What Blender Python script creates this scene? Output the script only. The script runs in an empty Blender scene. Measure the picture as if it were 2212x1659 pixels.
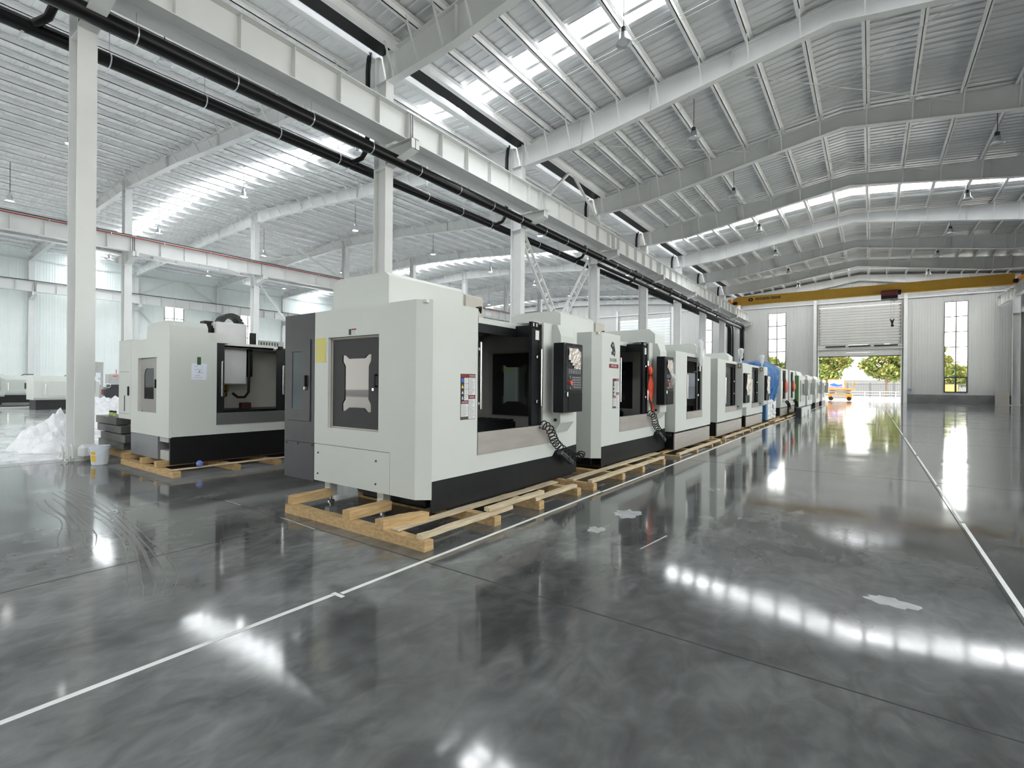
import bpy, bmesh, math, random
from mathutils import Vector, Matrix
random.seed(7)
sc = bpy.context.scene
COL = sc.collection
R = math.radians

# ---------------------------------------------------------------- camera, world, sun, exposure
cam_d = bpy.data.cameras.new('camera'); cam = bpy.data.objects.new('camera', cam_d); COL.objects.link(cam)
cam_d.sensor_fit = 'HORIZONTAL'; cam_d.sensor_width = 36.0; cam_d.lens = 1077.02 / 2212 * 36.0
cam_d.clip_end = 500; cam_d.clip_start = 0.05
def set_cam(yaw, pit, rol, h):
    f = Vector((-math.sin(yaw) * math.cos(pit), math.cos(yaw) * math.cos(pit), math.sin(pit)))
    r = Vector((math.cos(yaw), math.sin(yaw), 0)); u = r.cross(f)
    r2 = r * math.cos(rol) + u * math.sin(rol); u2 = u * math.cos(rol) - r * math.sin(rol)
    m = Matrix((r2, u2, -f)).transposed().to_4x4(); m.translation = Vector((0, 0, h)); cam.matrix_world = m
set_cam(R(35.714705), R(0.0107578), R(0.486813), 1.5)
sc.camera = cam

w = bpy.data.worlds.new('world'); sc.world = w; w.use_nodes = True
wn = w.node_tree.nodes; wl = w.node_tree.links
bg = wn['Background']
tc = wn.new('ShaderNodeTexCoord'); sp = wn.new('ShaderNodeSeparateXYZ'); rp = wn.new('ShaderNodeValToRGB')
wl.new(tc.outputs['Generated'], sp.inputs[0]); wl.new(sp.outputs['Z'], rp.inputs[0]); wl.new(rp.outputs[0], bg.inputs[0])
rp.color_ramp.elements[0].position = 0.0; rp.color_ramp.elements[0].color = (1.0, .98, .90, 1)
rp.color_ramp.elements[1].position = 0.6; rp.color_ramp.elements[1].color = (.90, .95, 1.0, 1)
bg.inputs[1].default_value = 5.4

sun_d = bpy.data.lights.new('sun', 'SUN'); sun = bpy.data.objects.new('sun', sun_d); COL.objects.link(sun)
sun_d.energy = 3.0; sun_d.angle = R(3); sun_d.color = (1, .96, .88)
sun.rotation_euler = (R(32), 0, R(-25))

SKY_L = 10.5        # radiance of the translucent roof lights (daylight through them)
LAMP_L = 28.0
vs = sc.view_settings
vs.view_transform = 'Standard'; vs.look = 'None'; vs.gamma = 1.0; vs.use_curve_mapping = False
vs.exposure = 0.80
try:
    sc.cycles.max_bounces = 10; sc.cycles.diffuse_bounces = 6; sc.cycles.glossy_bounces = 4
    sc.cycles.transparent_max_bounces = 16; sc.cycles.caustics_reflective = False; sc.cycles.caustics_refractive = False
    sc.cycles.sample_clamp_indirect = 6.0
except Exception: pass

# ---------------------------------------------------------------- materials
MATS = {}
def mat(name, col, rough=.5, metal=0.0, var=.06, scale=3.0, bump=0.0, bscale=40.0, spec=.5, emit=0.0, alpha=1.0, stretch=None, coat=0.0, ecol=None):
    if name in MATS: return MATS[name]
    m = bpy.data.materials.new(name); m.use_nodes = True; MATS[name] = m
    n = m.node_tree.nodes; l = m.node_tree.links; p = n['Principled BSDF']
    p.inputs['Metallic'].default_value = metal; p.inputs['Roughness'].default_value = rough
    p.inputs['Specular IOR Level'].default_value = spec
    if coat: p.inputs['Coat Weight'].default_value = coat
    t = n.new('ShaderNodeTexCoord'); mp = n.new('ShaderNodeMapping'); l.new(t.outputs['Object'], mp.inputs[0])
    if stretch: mp.inputs['Scale'].default_value = stretch
    nz = n.new('ShaderNodeTexNoise'); nz.inputs['Scale'].default_value = scale; nz.inputs['Detail'].default_value = 4
    l.new(mp.outputs[0], nz.inputs['Vector'])
    r = n.new('ShaderNodeValToRGB'); l.new(nz.outputs['Fac'], r.inputs[0])
    a = [max(0, c * (1 - var)) for c in col]; b = [min(1, c * (1 + var)) for c in col]
    r.color_ramp.elements[0].position = .3; r.color_ramp.elements[0].color = (*a, 1)
    r.color_ramp.elements[1].position = .7; r.color_ramp.elements[1].color = (*b, 1)
    l.new(r.outputs[0], p.inputs['Base Color'])
    if bump:
        n2 = n.new('ShaderNodeTexNoise'); n2.inputs['Scale'].default_value = bscale; n2.inputs['Detail'].default_value = 5
        l.new(mp.outputs[0], n2.inputs['Vector'])
        bp = n.new('ShaderNodeBump'); bp.inputs['Strength'].default_value = bump; bp.inputs['Distance'].default_value = .05
        l.new(n2.outputs['Fac'], bp.inputs['Height']); l.new(bp.outputs[0], p.inputs['Normal'])
    if emit:
        p.inputs['Emission Color'].default_value = (*(ecol or col), 1); p.inputs['Emission Strength'].default_value = emit
    if alpha < 1: p.inputs['Alpha'].default_value = alpha
    return m
def glass(name, tint=(1, 1, 1), refl=.12, rough=.02):
    if name in MATS: return MATS[name]
    m = bpy.data.materials.new(name); m.use_nodes = True; MATS[name] = m
    n = m.node_tree.nodes; l = m.node_tree.links; n.remove(n['Principled BSDF'])
    tr = n.new('ShaderNodeBsdfTransparent'); tr.inputs[0].default_value = (*tint, 1)
    gl = n.new('ShaderNodeBsdfGlossy'); gl.inputs['Roughness'].default_value = rough
    fr = n.new('ShaderNodeFresnel'); fr.inputs[0].default_value = 1.45
    mx = n.new('ShaderNodeMixShader'); l.new(fr.outputs[0], mx.inputs[0])
    l.new(tr.outputs[0], mx.inputs[1]); l.new(gl.outputs[0], mx.inputs[2]); l.new(mx.outputs[0], n['Material Output'].inputs[0])
    return m

M_white = mat('painted_white', (.74, .765, .755), .32, 0, .02, 2)
M_mwhite = mat('machine_white', (.585, .61, .585), .42, 0, .015, 1.5)
M_beige = mat('machine_beige', (.46, .43, .39), .45, 0, .03)
M_dgrey = mat('machine_dark_grey', (.042, .043, .052), .42, 0, .08, 6, spec=.35)
M_door = mat('side_door_grey', (.026, .027, .029), .5, 0, .08, 6, spec=.3)
M_black = mat('machine_black', (.009, .010, .012), .42, 0, .2, 8, spec=.35)
M_vblack = mat('soft_black', (.004, .004, .005), .5, 0, .2, 8, spec=.3)
M_int = mat('interior_grey', (.62, .61, .58), .5, 0, .05)
M_steelboard = mat('brushed_board', (.44, .41, .38), .38, .35, .08, 2, stretch=(1, 1, 6))
M_chrome = mat('chrome', (.85, .85, .85), .16, 1.0, .02)
M_steel = mat('structure_white', (.68, .69, .69), .42, 0, .04, 1.2)
M_steel_g = mat('stiffener_white', (.70, .71, .70), .5, 0, .05, 1.0)  # slightly lighter, rougher white for the runway beam stiffeners
M_pipe = mat('pipe_black', (.006, .006, .007), .30, 0, .2, 2, spec=.3)
M_galv = mat('galvanised', (.62, .64, .66), .28, .9, .06, 5)
M_foil = mat('roof_foil', (.72, .73, .74), .30, .40, .10, 1.2, bump=.35, bscale=7, stretch=(.35, 1.6, 1))
M_roofw = mat('roof_white', (.90, .91, .91), .42, .0, .06, 1.2, bump=.25, bscale=7, stretch=(.35, 1.6, 1))
M_purlin = mat('purlin_white', (.84, .85, .86), .36, .0, .05, 2)
M_wall = mat('wall_panel_grey', (.50, .505, .495), .55, 0, .03, .6)
M_wallb = mat('wall_panel_bluewhite', (.80, .86, .86), .55, 0, .03, .6)
M_dado = mat('dado_render', (.16, .165, .165), .8, 0, .18, 1.2)
M_wood = mat('pallet_timber', (.50, .34, .165), .75, 0, .22, 6, bump=.25, bscale=30, stretch=(3, .7, 6))
M_wood2 = mat('pallet_timber_pale', (.58, .48, .33), .75, 0, .2, 6, bump=.25, bscale=30, stretch=(6, .7, 6))
M_yellow = mat('crane_yellow', (.62, .36, .045), .4, 0, .04)
M_orange = mat('safety_orange', (.85, .32, .05), .45, 0, .05)
M_red = mat('signal_red', (.55, .03, .025), .4, 0, .05)
M_dred = mat('sign_maroon', (.20, .02, .025), .5, 0, .05)
M_paper = mat('paper_white', (.74, .77, .88), .7, 0, .03)
M_signw = mat('sign_white', (.72, .72, .73), .6, 0, .03)
M_ypaper = mat('paper_yellow', (.66, .60, .20), .7, 0, .03)
M_ink = mat('ink', (.02, .02, .025), .6)
M_inkgrey = mat('ink_grey', (.25, .25, .26), .6)
M_signyel = mat('sign_yellow', (.85, .62, .08), .5)
M_signblue = mat('sign_blue', (.05, .12, .45), .5)
M_screen = mat('screen_dark', (.05, .055, .06), .12)
M_film = mat('foil_cover', (.72, .66, .60), .15, .6, .25, 9, bump=.6, bscale=14)
M_blue = mat('blue_tarp', (.014, .12, .34), .42, 0, .25, 3, bump=.5, bscale=5)
M_wrap = mat('white_wrap', (.72, .75, .78), .3, 0, .15, 5, bump=.6, bscale=9)
M_bagred = mat('red_bag', (.50, .07, .04), .4, 0, .2, 8, bump=.4, bscale=14)
M_ribbon = mat('red_ribbon', (.80, .085, .03), .5, 0, .12, 8, bump=.3, bscale=18)
M_green = mat('green_panel', (.10, .22, .06), .45)
M_cgrey = mat('column_grey', (.40, .41, .40), .45, 0, .05)
M_gold = mat('brass', (.70, .48, .14), .25, 1.0, .05)
M_pail = mat('pail_plastic', (.66, .72, .80), .35, 0, .02)
M_rail = mat('rail_black', (.02, .02, .022), .5)
M_railred = mat('rail_red', (.30, .03, .03), .5)
M_skyl = mat('roof_light', (1, 1, 1), .5, emit=SKY_L, ecol=(.95, .98, 1.0))
M_lamp = mat('lamp_glow', (1, 1, 1), .5, emit=LAMP_L)
M_lampoff = mat('lamp_glass', (.75, .78, .8), .2, .2)
M_line = mat('line_paint', (.80, .82, .80), .5, 0, .08, 3)
M_concrete = mat('yard_concrete', (.36, .35, .33), .9, 0, .08)
M_bark = mat('bark', (.20, .14, .09), .9)
M_frame = mat('window_frame', (.05, .05, .055), .4)
M_pane = glass('window_pane', (.97, .98, .97))
M_acryl = glass('machine_window', (.60, .66, .66), rough=.03)
M_acryl2 = glass('dark_machine_window', (.35, .38, .40), rough=.03)

def leafmat():
    m = bpy.data.materials.new('leaves'); m.use_nodes = True
    n = m.node_tree.nodes; l = m.node_tree.links; p = n['Principled BSDF']; p.inputs['Roughness'].default_value = .8
    t = n.new('ShaderNodeTexCoord'); nz = n.new('ShaderNodeTexNoise'); nz.inputs['Scale'].default_value = 1.6; nz.inputs['Detail'].default_value = 6
    l.new(t.outputs['Object'], nz.inputs['Vector']); r = n.new('ShaderNodeValToRGB'); l.new(nz.outputs['Fac'], r.inputs[0])
    e = r.color_ramp.elements; e[0].position = .32; e[0].color = (.10, .15, .035, 1); e[1].position = .72; e[1].color = (.32, .15, .05, 1)
    x = e.new(.52); x.color = (.20, .24, .055, 1)
    l.new(r.outputs[0], p.inputs['Base Color']); return m
M_leaf = leafmat()

def floormat(name, c0, c1):
    m = bpy.data.materials.new(name); m.use_nodes = True
    n = m.node_tree.nodes; l = m.node_tree.links; p = n['Principled BSDF']
    t = n.new('ShaderNodeTexCoord')
    def noise(scale, det, stretch=None, dist=0.0):
        mp = n.new('ShaderNodeMapping'); l.new(t.outputs['Object'], mp.inputs[0])
        if stretch: mp.inputs['Scale'].default_value = stretch
        z = n.new('ShaderNodeTexNoise'); z.inputs['Scale'].default_value = scale; z.inputs['Detail'].default_value = det
        z.inputs['Distortion'].default_value = dist; l.new(mp.outputs[0], z.inputs['Vector']); return z.outputs['Fac']
    def ramp(src, p0, c0, p1, c1):
        r = n.new('ShaderNodeValToRGB'); l.new(src, r.inputs[0]); e = r.color_ramp.elements
        e[0].position = p0; e[0].color = (c0, c0, c0, 1); e[1].position = p1; e[1].color = (c1, c1, c1, 1); return r.outputs[0]
    big = ramp(noise(.28, 3, dist=.6), .33, c0, .68, c1)
    mid = ramp(noise(1.5, 6, dist=.8), .3, .60, .72, 1.35)
    fine = ramp(noise(7, 8, (1, .6, 1), 1.2), .35, .80, .75, 1.22)
    veil = ramp(noise(.7, 7, (1.4, .7, 1), 2.0), .60, 0.0, .80, .11)
    a = n.new('ShaderNodeMix'); a.data_type = 'RGBA'; a.blend_type = 'MULTIPLY'; a.inputs[0].default_value = 1
    l.new(big, a.inputs[6]); l.new(mid, a.inputs[7])
    b = n.new('ShaderNodeMix'); b.data_type = 'RGBA'; b.blend_type = 'MULTIPLY'; b.inputs[0].default_value = 1
    l.new(a.outputs[2], b.inputs[6]); l.new(fine, b.inputs[7])
    c = n.new('ShaderNodeMix'); c.data_type = 'RGBA'; c.blend_type = 'ADD'; c.inputs[0].default_value = 1
    l.new(b.outputs[2], c.inputs[6]); l.new(veil, c.inputs[7])
    d = n.new('ShaderNodeMix'); d.data_type = 'RGBA'; d.blend_type = 'MULTIPLY'; d.inputs[0].default_value = 1
    l.new(c.outputs[2], d.inputs[6]); d.inputs[7].default_value = (.97, 1.0, 1.0, 1)
    l.new(d.outputs[2], p.inputs['Base Color'])
    rr = ramp(noise(1.1, 5, dist=1.0), .3, .05, .75, .125)
    l.new(rr, p.inputs['Roughness']); p.inputs['Specular IOR Level'].default_value = .55
    bp = n.new('ShaderNodeBump'); bp.inputs['Strength'].default_value = .03; bp.inputs['Distance'].default_value = .02
    l.new(noise(1.2, 3, (1, .35, 1)), bp.inputs['Height']); l.new(bp.outputs[0], p.inputs['Normal'])
    return m
M_floor = floormat('polished_concrete', .075, .165); M_floor2 = floormat('coated_concrete', .55, .70)

# ---------------------------------------------------------------- mesh helpers
class MB:
    def __init__(s): s.v = []; s.f = []
    def add(s, vs, fs):
        b = len(s.v); s.v += [tuple(x) for x in vs]; s.f += [tuple(i + b for i in f) for f in fs]; return s
    def box(s, x0, x1, y0, y1, z0, z1):
        return s.add([(x0,y0,z0),(x1,y0,z0),(x1,y1,z0),(x0,y1,z0),(x0,y0,z1),(x1,y0,z1),(x1,y1,z1),(x0,y1,z1)],
                     [(0,3,2,1),(4,5,6,7),(0,1,5,4),(1,2,6,5),(2,3,7,6),(3,0,4,7)])
    def cbox(s, x0, x1, y0, y1, z0, z1, b=.006):       # box with all twelve edges chamfered
        b = min(b, (x1-x0)*.3, (y1-y0)*.3, (z1-z0)*.3)
        bm = bmesh.new(); bmesh.ops.create_cube(bm, size=1)
        for q in bm.verts: q.co = ((x0+x1)/2+q.co.x*(x1-x0), (y0+y1)/2+q.co.y*(y1-y0), (z0+z1)/2+q.co.z*(z1-z0))
        bmesh.ops.bevel(bm, geom=list(bm.edges), offset=b, segments=1, affect='EDGES')
        bm.verts.index_update(); s.add([q.co[:] for q in bm.verts], [[q.index for q in f.verts] for f in bm.faces]); bm.free(); return s
    def prism(s, poly, axis, a0, a1):                   # poly in the two other axes (in order xyz)
        n = len(poly)
        def P(p, a): return (a, p[0], p[1]) if axis == 0 else (p[0], a, p[1]) if axis == 1 else (p[0], p[1], a)
        ar = sum(poly[i][0]*poly[(i+1)%n][1]-poly[(i+1)%n][0]*poly[i][1] for i in range(n))
        if (ar < 0) != (axis == 1): poly = poly[::-1]
        vs = [P(p, a0) for p in poly] + [P(p, a1) for p in poly]
        return s.add(vs, [tuple(range(n))[::-1], tuple(range(n, 2*n))] + [(i, (i+1)%n, n+(i+1)%n, n+i) for i in range(n)])
    def plate(s, outer, holes, axis, a0, a1):           # flat plate with holes
        bm = bmesh.new(); loops = []
        for lp in [outer] + holes:
            vv = [bm.verts.new((p[0], p[1], 0)) for p in lp]; loops.append(vv)
            for i in range(len(vv)): bm.edges.new((vv[i], vv[(i+1)%len(vv)]))
        bmesh.ops.triangle_fill(bm, use_beauty=True, use_dissolve=False, edges=list(bm.edges), normal=(0,0,1))
        bm.verts.index_update(); n = len(bm.verts)
        def P(p, a): return (a, p[0], p[1]) if axis == 0 else (p[0], a, p[1]) if axis == 1 else (p[0], p[1], a)
        vs = [P(q.co, a0) for q in bm.verts] + [P(q.co, a1) for q in bm.verts]; fs = []
        for f in bm.faces:
            ids = [q.index for q in f.verts]; fs.append(ids); fs.append([i+n for i in ids][::-1])
        for vv in loops:
            ids = [q.index for q in vv]
            for i in range(len(ids)): a, b = ids[i], ids[(i+1)%len(ids)]; fs.append((a, b, b+n, a+n))
        bm.free(); s.add(vs, fs); s.fix = True; return s
    def tube(s, pts, r, n=8, closed=True):
        pts = [Vector(p) for p in pts]; k = len(pts); rings = []; b = len(s.v); up = None
        for i, p in enumerate(pts):
            d = (pts[min(i+1, k-1)] - pts[max(i-1, 0)]).normalized()
            if up is None: up = Vector((0,0,1)) if abs(d.z) < .9 else Vector((1,0,0))
            a = d.cross(up).normalized(); c = a.cross(d).normalized(); up = c
            rr = r[i] if isinstance(r, (list, tuple)) else r
            for j in range(n):
                t = 2*math.pi*j/n; s.v.append(tuple(p + a*math.cos(t)*rr + c*math.sin(t)*rr))
        for i in range(k-1):
            for j in range(n):
                s.f.append((b+i*n+j, b+i*n+(j+1)%n, b+(i+1)*n+(j+1)%n, b+(i+1)*n+j))
        if closed: s.f.append(tuple(b+j for j in range(n))[::-1]); s.f.append(tuple(b+(k-1)*n+j for j in range(n)))
        return s
    def bar(s, p0, p1, wd, ht):                          # rectangular bar between two points
        p0 = Vector(p0); p1 = Vector(p1); d = (p1-p0).normalized(); up = Vector((0,0,1)) if abs(d.z) < .98 else Vector((0,1,0))
        a = d.cross(up).normalized()*wd/2; c = a.cross(d).normalized()*ht/2
        vs = [p+q for p in (p0, p1) for q in (-a-c, a-c, a+c, -a+c)]
        return s.add(vs, [(0,1,2,3),(7,6,5,4),(0,4,5,1),(1,5,6,2),(2,6,7,3),(3,7,4,0)])
    def lathe(s, prof, c=(0,0,0), n=20, axis=2):
        b = len(s.v)
        for r, h in prof:
            for j in range(n):
                t = 2*math.pi*j/n; x, y = r*math.cos(t), r*math.sin(t)
                q = (x, y, h) if axis == 2 else (h, x, y) if axis == 0 else (y, h, x)
                s.v.append((c[0]+q[0], c[1]+q[1], c[2]+q[2]))
        for i in range(len(prof)-1):
            for j in range(n): s.f.append((b+i*n+j, b+i*n+(j+1)%n, b+(i+1)*n+(j+1)%n, b+(i+1)*n+j))
        return s
    def build(s, name, m, parent=None, smooth=False, off=None, bevel=0):
        o0 = off if off is not None else ((0,0,0) if parent is None else tuple(WLOC.get(parent.name, (0,0,0))))
        me = bpy.data.meshes.new(name)
        me.from_pydata([(x-o0[0], y-o0[1], z-o0[2]) for x, y, z in s.v], [], s.f); me.materials.append(m)
        if getattr(s, 'fix', False) or smooth:
            bm = bmesh.new(); bm.from_mesh(me); bmesh.ops.recalc_face_normals(bm, faces=bm.faces); bm.to_mesh(me); bm.free()
        if smooth:
            for p in me.polygons: p.use_smooth = True
        o = bpy.data.objects.new(name, me); COL.objects.link(o)
        if parent is not None: o.parent = parent; WLOC[o.name] = o0
        elif off is not None: o.location = off; WLOC[o.name] = off
        if bevel:
            b = o.modifiers.new('bevel', 'BEVEL'); b.width = bevel; b.segments = 2; b.limit_method = 'ANGLE'
        return o
WLOC = {}
def tag(o, label=None, cat=None, group=None, kind=None):
    if label: o['label'] = label
    if cat: o['category'] = cat
    if group: o['group'] = group
    if kind: o['kind'] = kind
    return o
def empty(name, loc, label, cat, group=None, rz=0):
    o = bpy.data.objects.new(name, None); COL.objects.link(o); o.location = loc; o.rotation_euler = (0, 0, rz); o.empty_display_size = .2
    WLOC[o.name] = tuple(loc); tag(o, label, cat, group); return o
def struct(name, loc=(0,0,0)):
    o = bpy.data.objects.new(name, None); COL.objects.link(o); o.location = loc; WLOC[o.name] = tuple(loc); o['kind'] = 'structure'; return o
def kids(o): return [c for c in CH.get(o.name, [])]
CH = {}
def index_children():
    CH.clear()
    for o in bpy.data.objects:
        if o.parent: CH.setdefault(o.parent.name, []).append(o)
def copy_tree(o, parent=None):
    c = o.copy(); COL.objects.link(c)
    if parent is not None: c.parent = parent
    for ch in CH.get(o.name, []): copy_tree(ch, c)
    return c
def inst(o, parent, dloc):                               # a further piece sharing mesh data
    c = bpy.data.objects.new(o.name.split('.')[0], o.data); COL.objects.link(c); c.parent = parent
    c.location = dloc; WLOC[c.name] = WLOC.get(o.name, (0,0,0))
    return c
def text(body, size, loc, rot, m, parent, name='lettering', ext=.002, align='CENTER', sx=1.0, bold=0.0):
    cu = bpy.data.curves.new(name, 'FONT'); cu.body = body; cu.size = size; cu.extrude = ext; cu.align_x = align; cu.align_y = 'CENTER'
    cu.resolution_u = 2; cu.offset = bold; cu.materials.append(m)
    t = bpy.data.objects.new('t', cu); COL.objects.link(t); me = bpy.data.meshes.new_from_object(t.evaluated_get(bpy.context.evaluated_depsgraph_get())); bpy.data.objects.remove(t); me.name = name
    if not me.materials: me.materials.append(m)
    o = bpy.data.objects.new(name, me); COL.objects.link(o); o.parent = parent
    p = WLOC.get(parent.name, (0,0,0)); o.location = (loc[0]-p[0], loc[1]-p[1], loc[2]-p[2]); o.rotation_euler = rot; o.scale = (sx, 1, 1); return o
RX = (R(90), 0, R(90))     # text that faces +X
RY = (R(90), 0, 0)         # text that faces -Y
ORD = ['first','second','third','fourth','fifth','sixth','seventh','eighth','ninth','tenth','eleventh','twelfth','thirteenth','fourteenth','fifteenth','sixteenth']

# ---------------------------------------------------------------- the hall: grid
XR, X1, X2, X3 = 10.1, -12.1, -34.3, -56.5
def FY(k): return 2.95 + 7.3*k
YN, YF = -26.0, 61.75
SKY = [(13.75 + 21.9*i) for i in (-1, 0, 1, 2)]

# ---------------------------------------------------------------- floor, joints, painted lines
fl = struct('floor')
MB().box(-12.45, 10.9, YN, YF+.4, -.25, 0).build('slab', M_floor, fl)
MB().box(X3-.6, -12.45, YN, YF+.4, -.25, 0).build('coated_slab', M_floor2, fl)
M_joint = mat('joint_dark', (.03, .03, .032), .8)
def strip(name, x0, x1, y0, y1, m, z=.0015): MB().box(x0, x1, y0, y1, 0.0, z).build(name, m, fl)
for xj in (-4.955, .80, 6.6, -12.0, -18.5, -26, -34, -42, -50): strip('floor_joint', xj-.005, xj+.005, YN, YF, M_joint, .001)
for k in range(-3, 9):
    yj = 2.985 + 7.3*k; strip('floor_joint', X3, XR, yj-.005, yj+.005, M_joint, .001)
strip('unpolished_strip', -12.45, -8.3, 2.95, 9.5, mat('matte_concrete', (.17, .172, .172), .62, 0, .25, 2.2), .0008)
# the line along the machine row, a little skewed from length to length as it was painted
for (y0, x0, y1, x1) in ((-25, -3.10, 2.13, -3.075), (2.18, -3.045, 6.4, -3.06), (6.42, -3.045, 12.4, -3.03), (12.4, -3.035, 20, -3.06), (20, -3.06, 60, -3.06)):
    MB().add([(x0-.018,y0,0),(x0+.018,y0,0),(x1+.018,y1,0),(x1-.018,y1,0),(x0-.018,y0,.002),(x0+.018,y0,.002),(x1+.018,y1,.002),(x1-.018,y1,.002)],
             [(4,5,6,7),(0,1,5,4),(1,2,6,5),(2,3,7,6),(3,0,4,7)]).build('painted_line', M_line, fl)
MB().box(-3.10, -2.985, 2.135, 2.165, 0, .002).build('painted_line', M_line, fl)
for (y0, y1, wd) in ((-25, 4.2, .012), (4.22, 7.4, .016), (7.5, 9.9, .012), (10.1, 14.0, .011), (14.4, 19, .011), (20, 29, .012), (31, 60, .010)):
    MB().box(.84-wd, .84+wd, y0, y1, 0, .002).build('painted_line', M_line, fl)
# thin worn patches of old paint and plaster on the slab; one painted reflection
M_patch = mat('pale_patch', (.40, .41, .42), .4, 0, .25, 6)
def blotch(cx, cy, rx, ry, seed, name='stain_and_reflection'):
    rnd = random.Random(seed); n = 22; pts = []
    for i in range(n):
        t = 2*math.pi*i/n; k = .65 + .5*rnd.random(); pts.append((cx+rx*k*math.cos(t), cy+ry*k*math.sin(t)))
    MB().prism(pts, 2, 0, .0012).build(name, M_patch, fl)
blotch(-2.28, 5.52, .16, .22, 3); blotch(-2.30, 4.70, .09, .12, 5); blotch(.13, 4.38, .16, .10, 6)  # third blotch paints a soft glossy floor reflection
for i, (xa, ya, xb, yb) in enumerate(((-1.70, 4.40, -1.64, 4.95), (-6.6, 3.0, -6.2, 3.0), (-5.3, 3.0, -4.6, 2.97))):
    MB().bar((xa, ya, .0006), (xb, yb, .0006), .018, .0012).build('paint_scrape', M_patch, fl)
# sweeping tyre marks in front of the left machine
M_tyre = mat('tyre_mark', (.15, .15, .15), .3, 0, .2)
TA = [(-8.9, 1.96), (-8.13, 1.97), (-7.43, 1.94), (-6.68, 1.89), (-5.84, 1.79), (-5.19, 1.68), (-4.62, 1.55), (-4.28, 1.46), (-4.0, 1.35)]
TB = [(-8.4, 1.74), (-7.81, 1.71), (-7.23, 1.65), (-6.67, 1.58), (-6.13, 1.50), (-5.68, 1.40)]
for pl, dy, wd in ((TA, 0, .035), (TA, .055, .016), (TA, -.06, .022), (TA, .12, .012), (TA, -.13, .014), (TB, 0, .025), (TB, .07, .018), (TB, -.08, .03), (TB, -.15, .014)):
    pts = []
    for i in range(25):
        t = i/24*(len(pl)-1); j = min(int(t), len(pl)-2); f = t-j
        pts.append((pl[j][0]*(1-f)+pl[j+1][0]*f, pl[j][1]*(1-f)+pl[j+1][1]*f+dy*(1+.3*math.sin(i*.4)), wd*(.25+.75*math.sin(math.pi*i/24))))
    m = MB(); n = len(pts)
    m.add([(x, y-ww/2, .001) for x, y, ww in pts]+[(x, y+ww/2, .001) for x, y, ww in pts], [(i, i+1, n+i+1, n+i) for i in range(n-1)]); m.build('tyre_mark', M_tyre, fl)

# ---------------------------------------------------------------- columns
def column(xf, yc, ztop, side, label, group, bw=.30, dp=.55, brackets=(1,), zbr=8.72, over=1.15):
    # xf: the face with the crane bracket; side=+1: that face looks to +X
    o = empty('steel_column', (xf-side*dp/2, yc, 0), label, 'column', group)
    m = MB(); t = .022; xb = xf-side*dp
    x0, x1 = min(xf, xb), max(xf, xb)
    m.box(x0, x0+t, yc-bw/2, yc+bw/2, .03, ztop); m.box(x1-t, x1, yc-bw/2, yc+bw/2, .03, ztop); m.box(x0+t, x1-t, yc-.012, yc+.012, .03, ztop)
    m.build('shaft', M_steel, o)
    MB().box(x0-.12, x1+.12, yc-bw/2-.12, yc+bw/2+.12, 0, .035).build('base_plate', M_steel, o)
    for dx in (x0-.07, x1+.07):
        for dy in (-bw/2-.06, bw/2+.06): MB().lathe([(0,.085),(.02,.085),(.022,.035),(0,.035)], (dx, yc+dy, 0), 6).build('anchor_bolt', M_galv, o)
    for b in brackets:
        xs = xf if b*side > 0 else xb
        p = [(xs, zbr-.55), (xs, zbr-.02), (xs+b*over, zbr-.02), (xs+b*over, zbr-.30)]
        m = MB(); m.prism(p, 1, yc-.012, yc+.012)
        m.box(min(xs, xs+b*over), max(xs, xs+b*over), yc-.15, yc+.15, zbr-.02, zbr)
        dz = .25/over
        m.add([(xs, yc-.15, zbr-.57), (xs, yc+.15, zbr-.57), (xs+b*over, yc+.15, zbr-.32), (xs+b*over, yc-.15, zbr-.32),
               (xs, yc-.15, zbr-.55), (xs, yc+.15, zbr-.55), (xs+b*over, yc+.15, zbr-.30), (xs+b*over, yc-.15, zbr-.30)],
              [(0,3,2,1),(4,5,6,7),(0,1,5,4),(1,2,6,5),(2,3,7,6),(3,0,4,7)])
        xe = xs+b*over; m.box(min(xe, xe-b*.02), max(xe, xe-b*.02), yc-.15, yc+.15, zbr-.32, zbr)
        m.build('crane_bracket', M_steel, o)
    for zz in (ztop-.95, zbr-.62): MB().box(x0+t, x1-t, yc-bw/2+.01, yc+bw/2-.01, zz, zz+.02).build('stiffener', M_steel, o)
    return o
for k in range(0, 9):
    nth = ORD[k] if k >= 0 else None
    lab = ('white steel column nearest the camera, beside the plastic pail' if k == 0 else
           'white steel column %s along the black pipes, counted from the pail column' % nth if k > 0 else 'white steel column of the pipe row standing behind the camera')
    column(X1, FY(k), 11.75, 1, lab, 'columns of the black pipe row')
    lab = ('white steel column %s along the red-railed crane beam, counted from the left edge' % ORD[k-1] if k >= 1 else 'white steel column of the red-railed crane beam row outside the left edge')
    if k > 0: column(X2, FY(k), 13.0, 1, lab, 'columns of the red-railed beam row', bw=.36, dp=.5, brackets=(1, -1))
    lab = ('white steel column %s along the far left wall, counted from the left edge' % ORD[k-1] if k >= 1 else 'white steel column of the left wall outside the left edge')
    if k > 0: column(X3, FY(k), 11.8, 1, lab, 'columns along the far left wall', bw=.34, dp=.25)
    lab = 'white steel column at the right end of the far wall' if k == 8 else 'white steel column of the right wall outside the right edge'
    if k == 8: column(XR, 61.3, 11.6, -1, lab, 'columns of the right wall', bw=.42, dp=.5)

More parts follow.
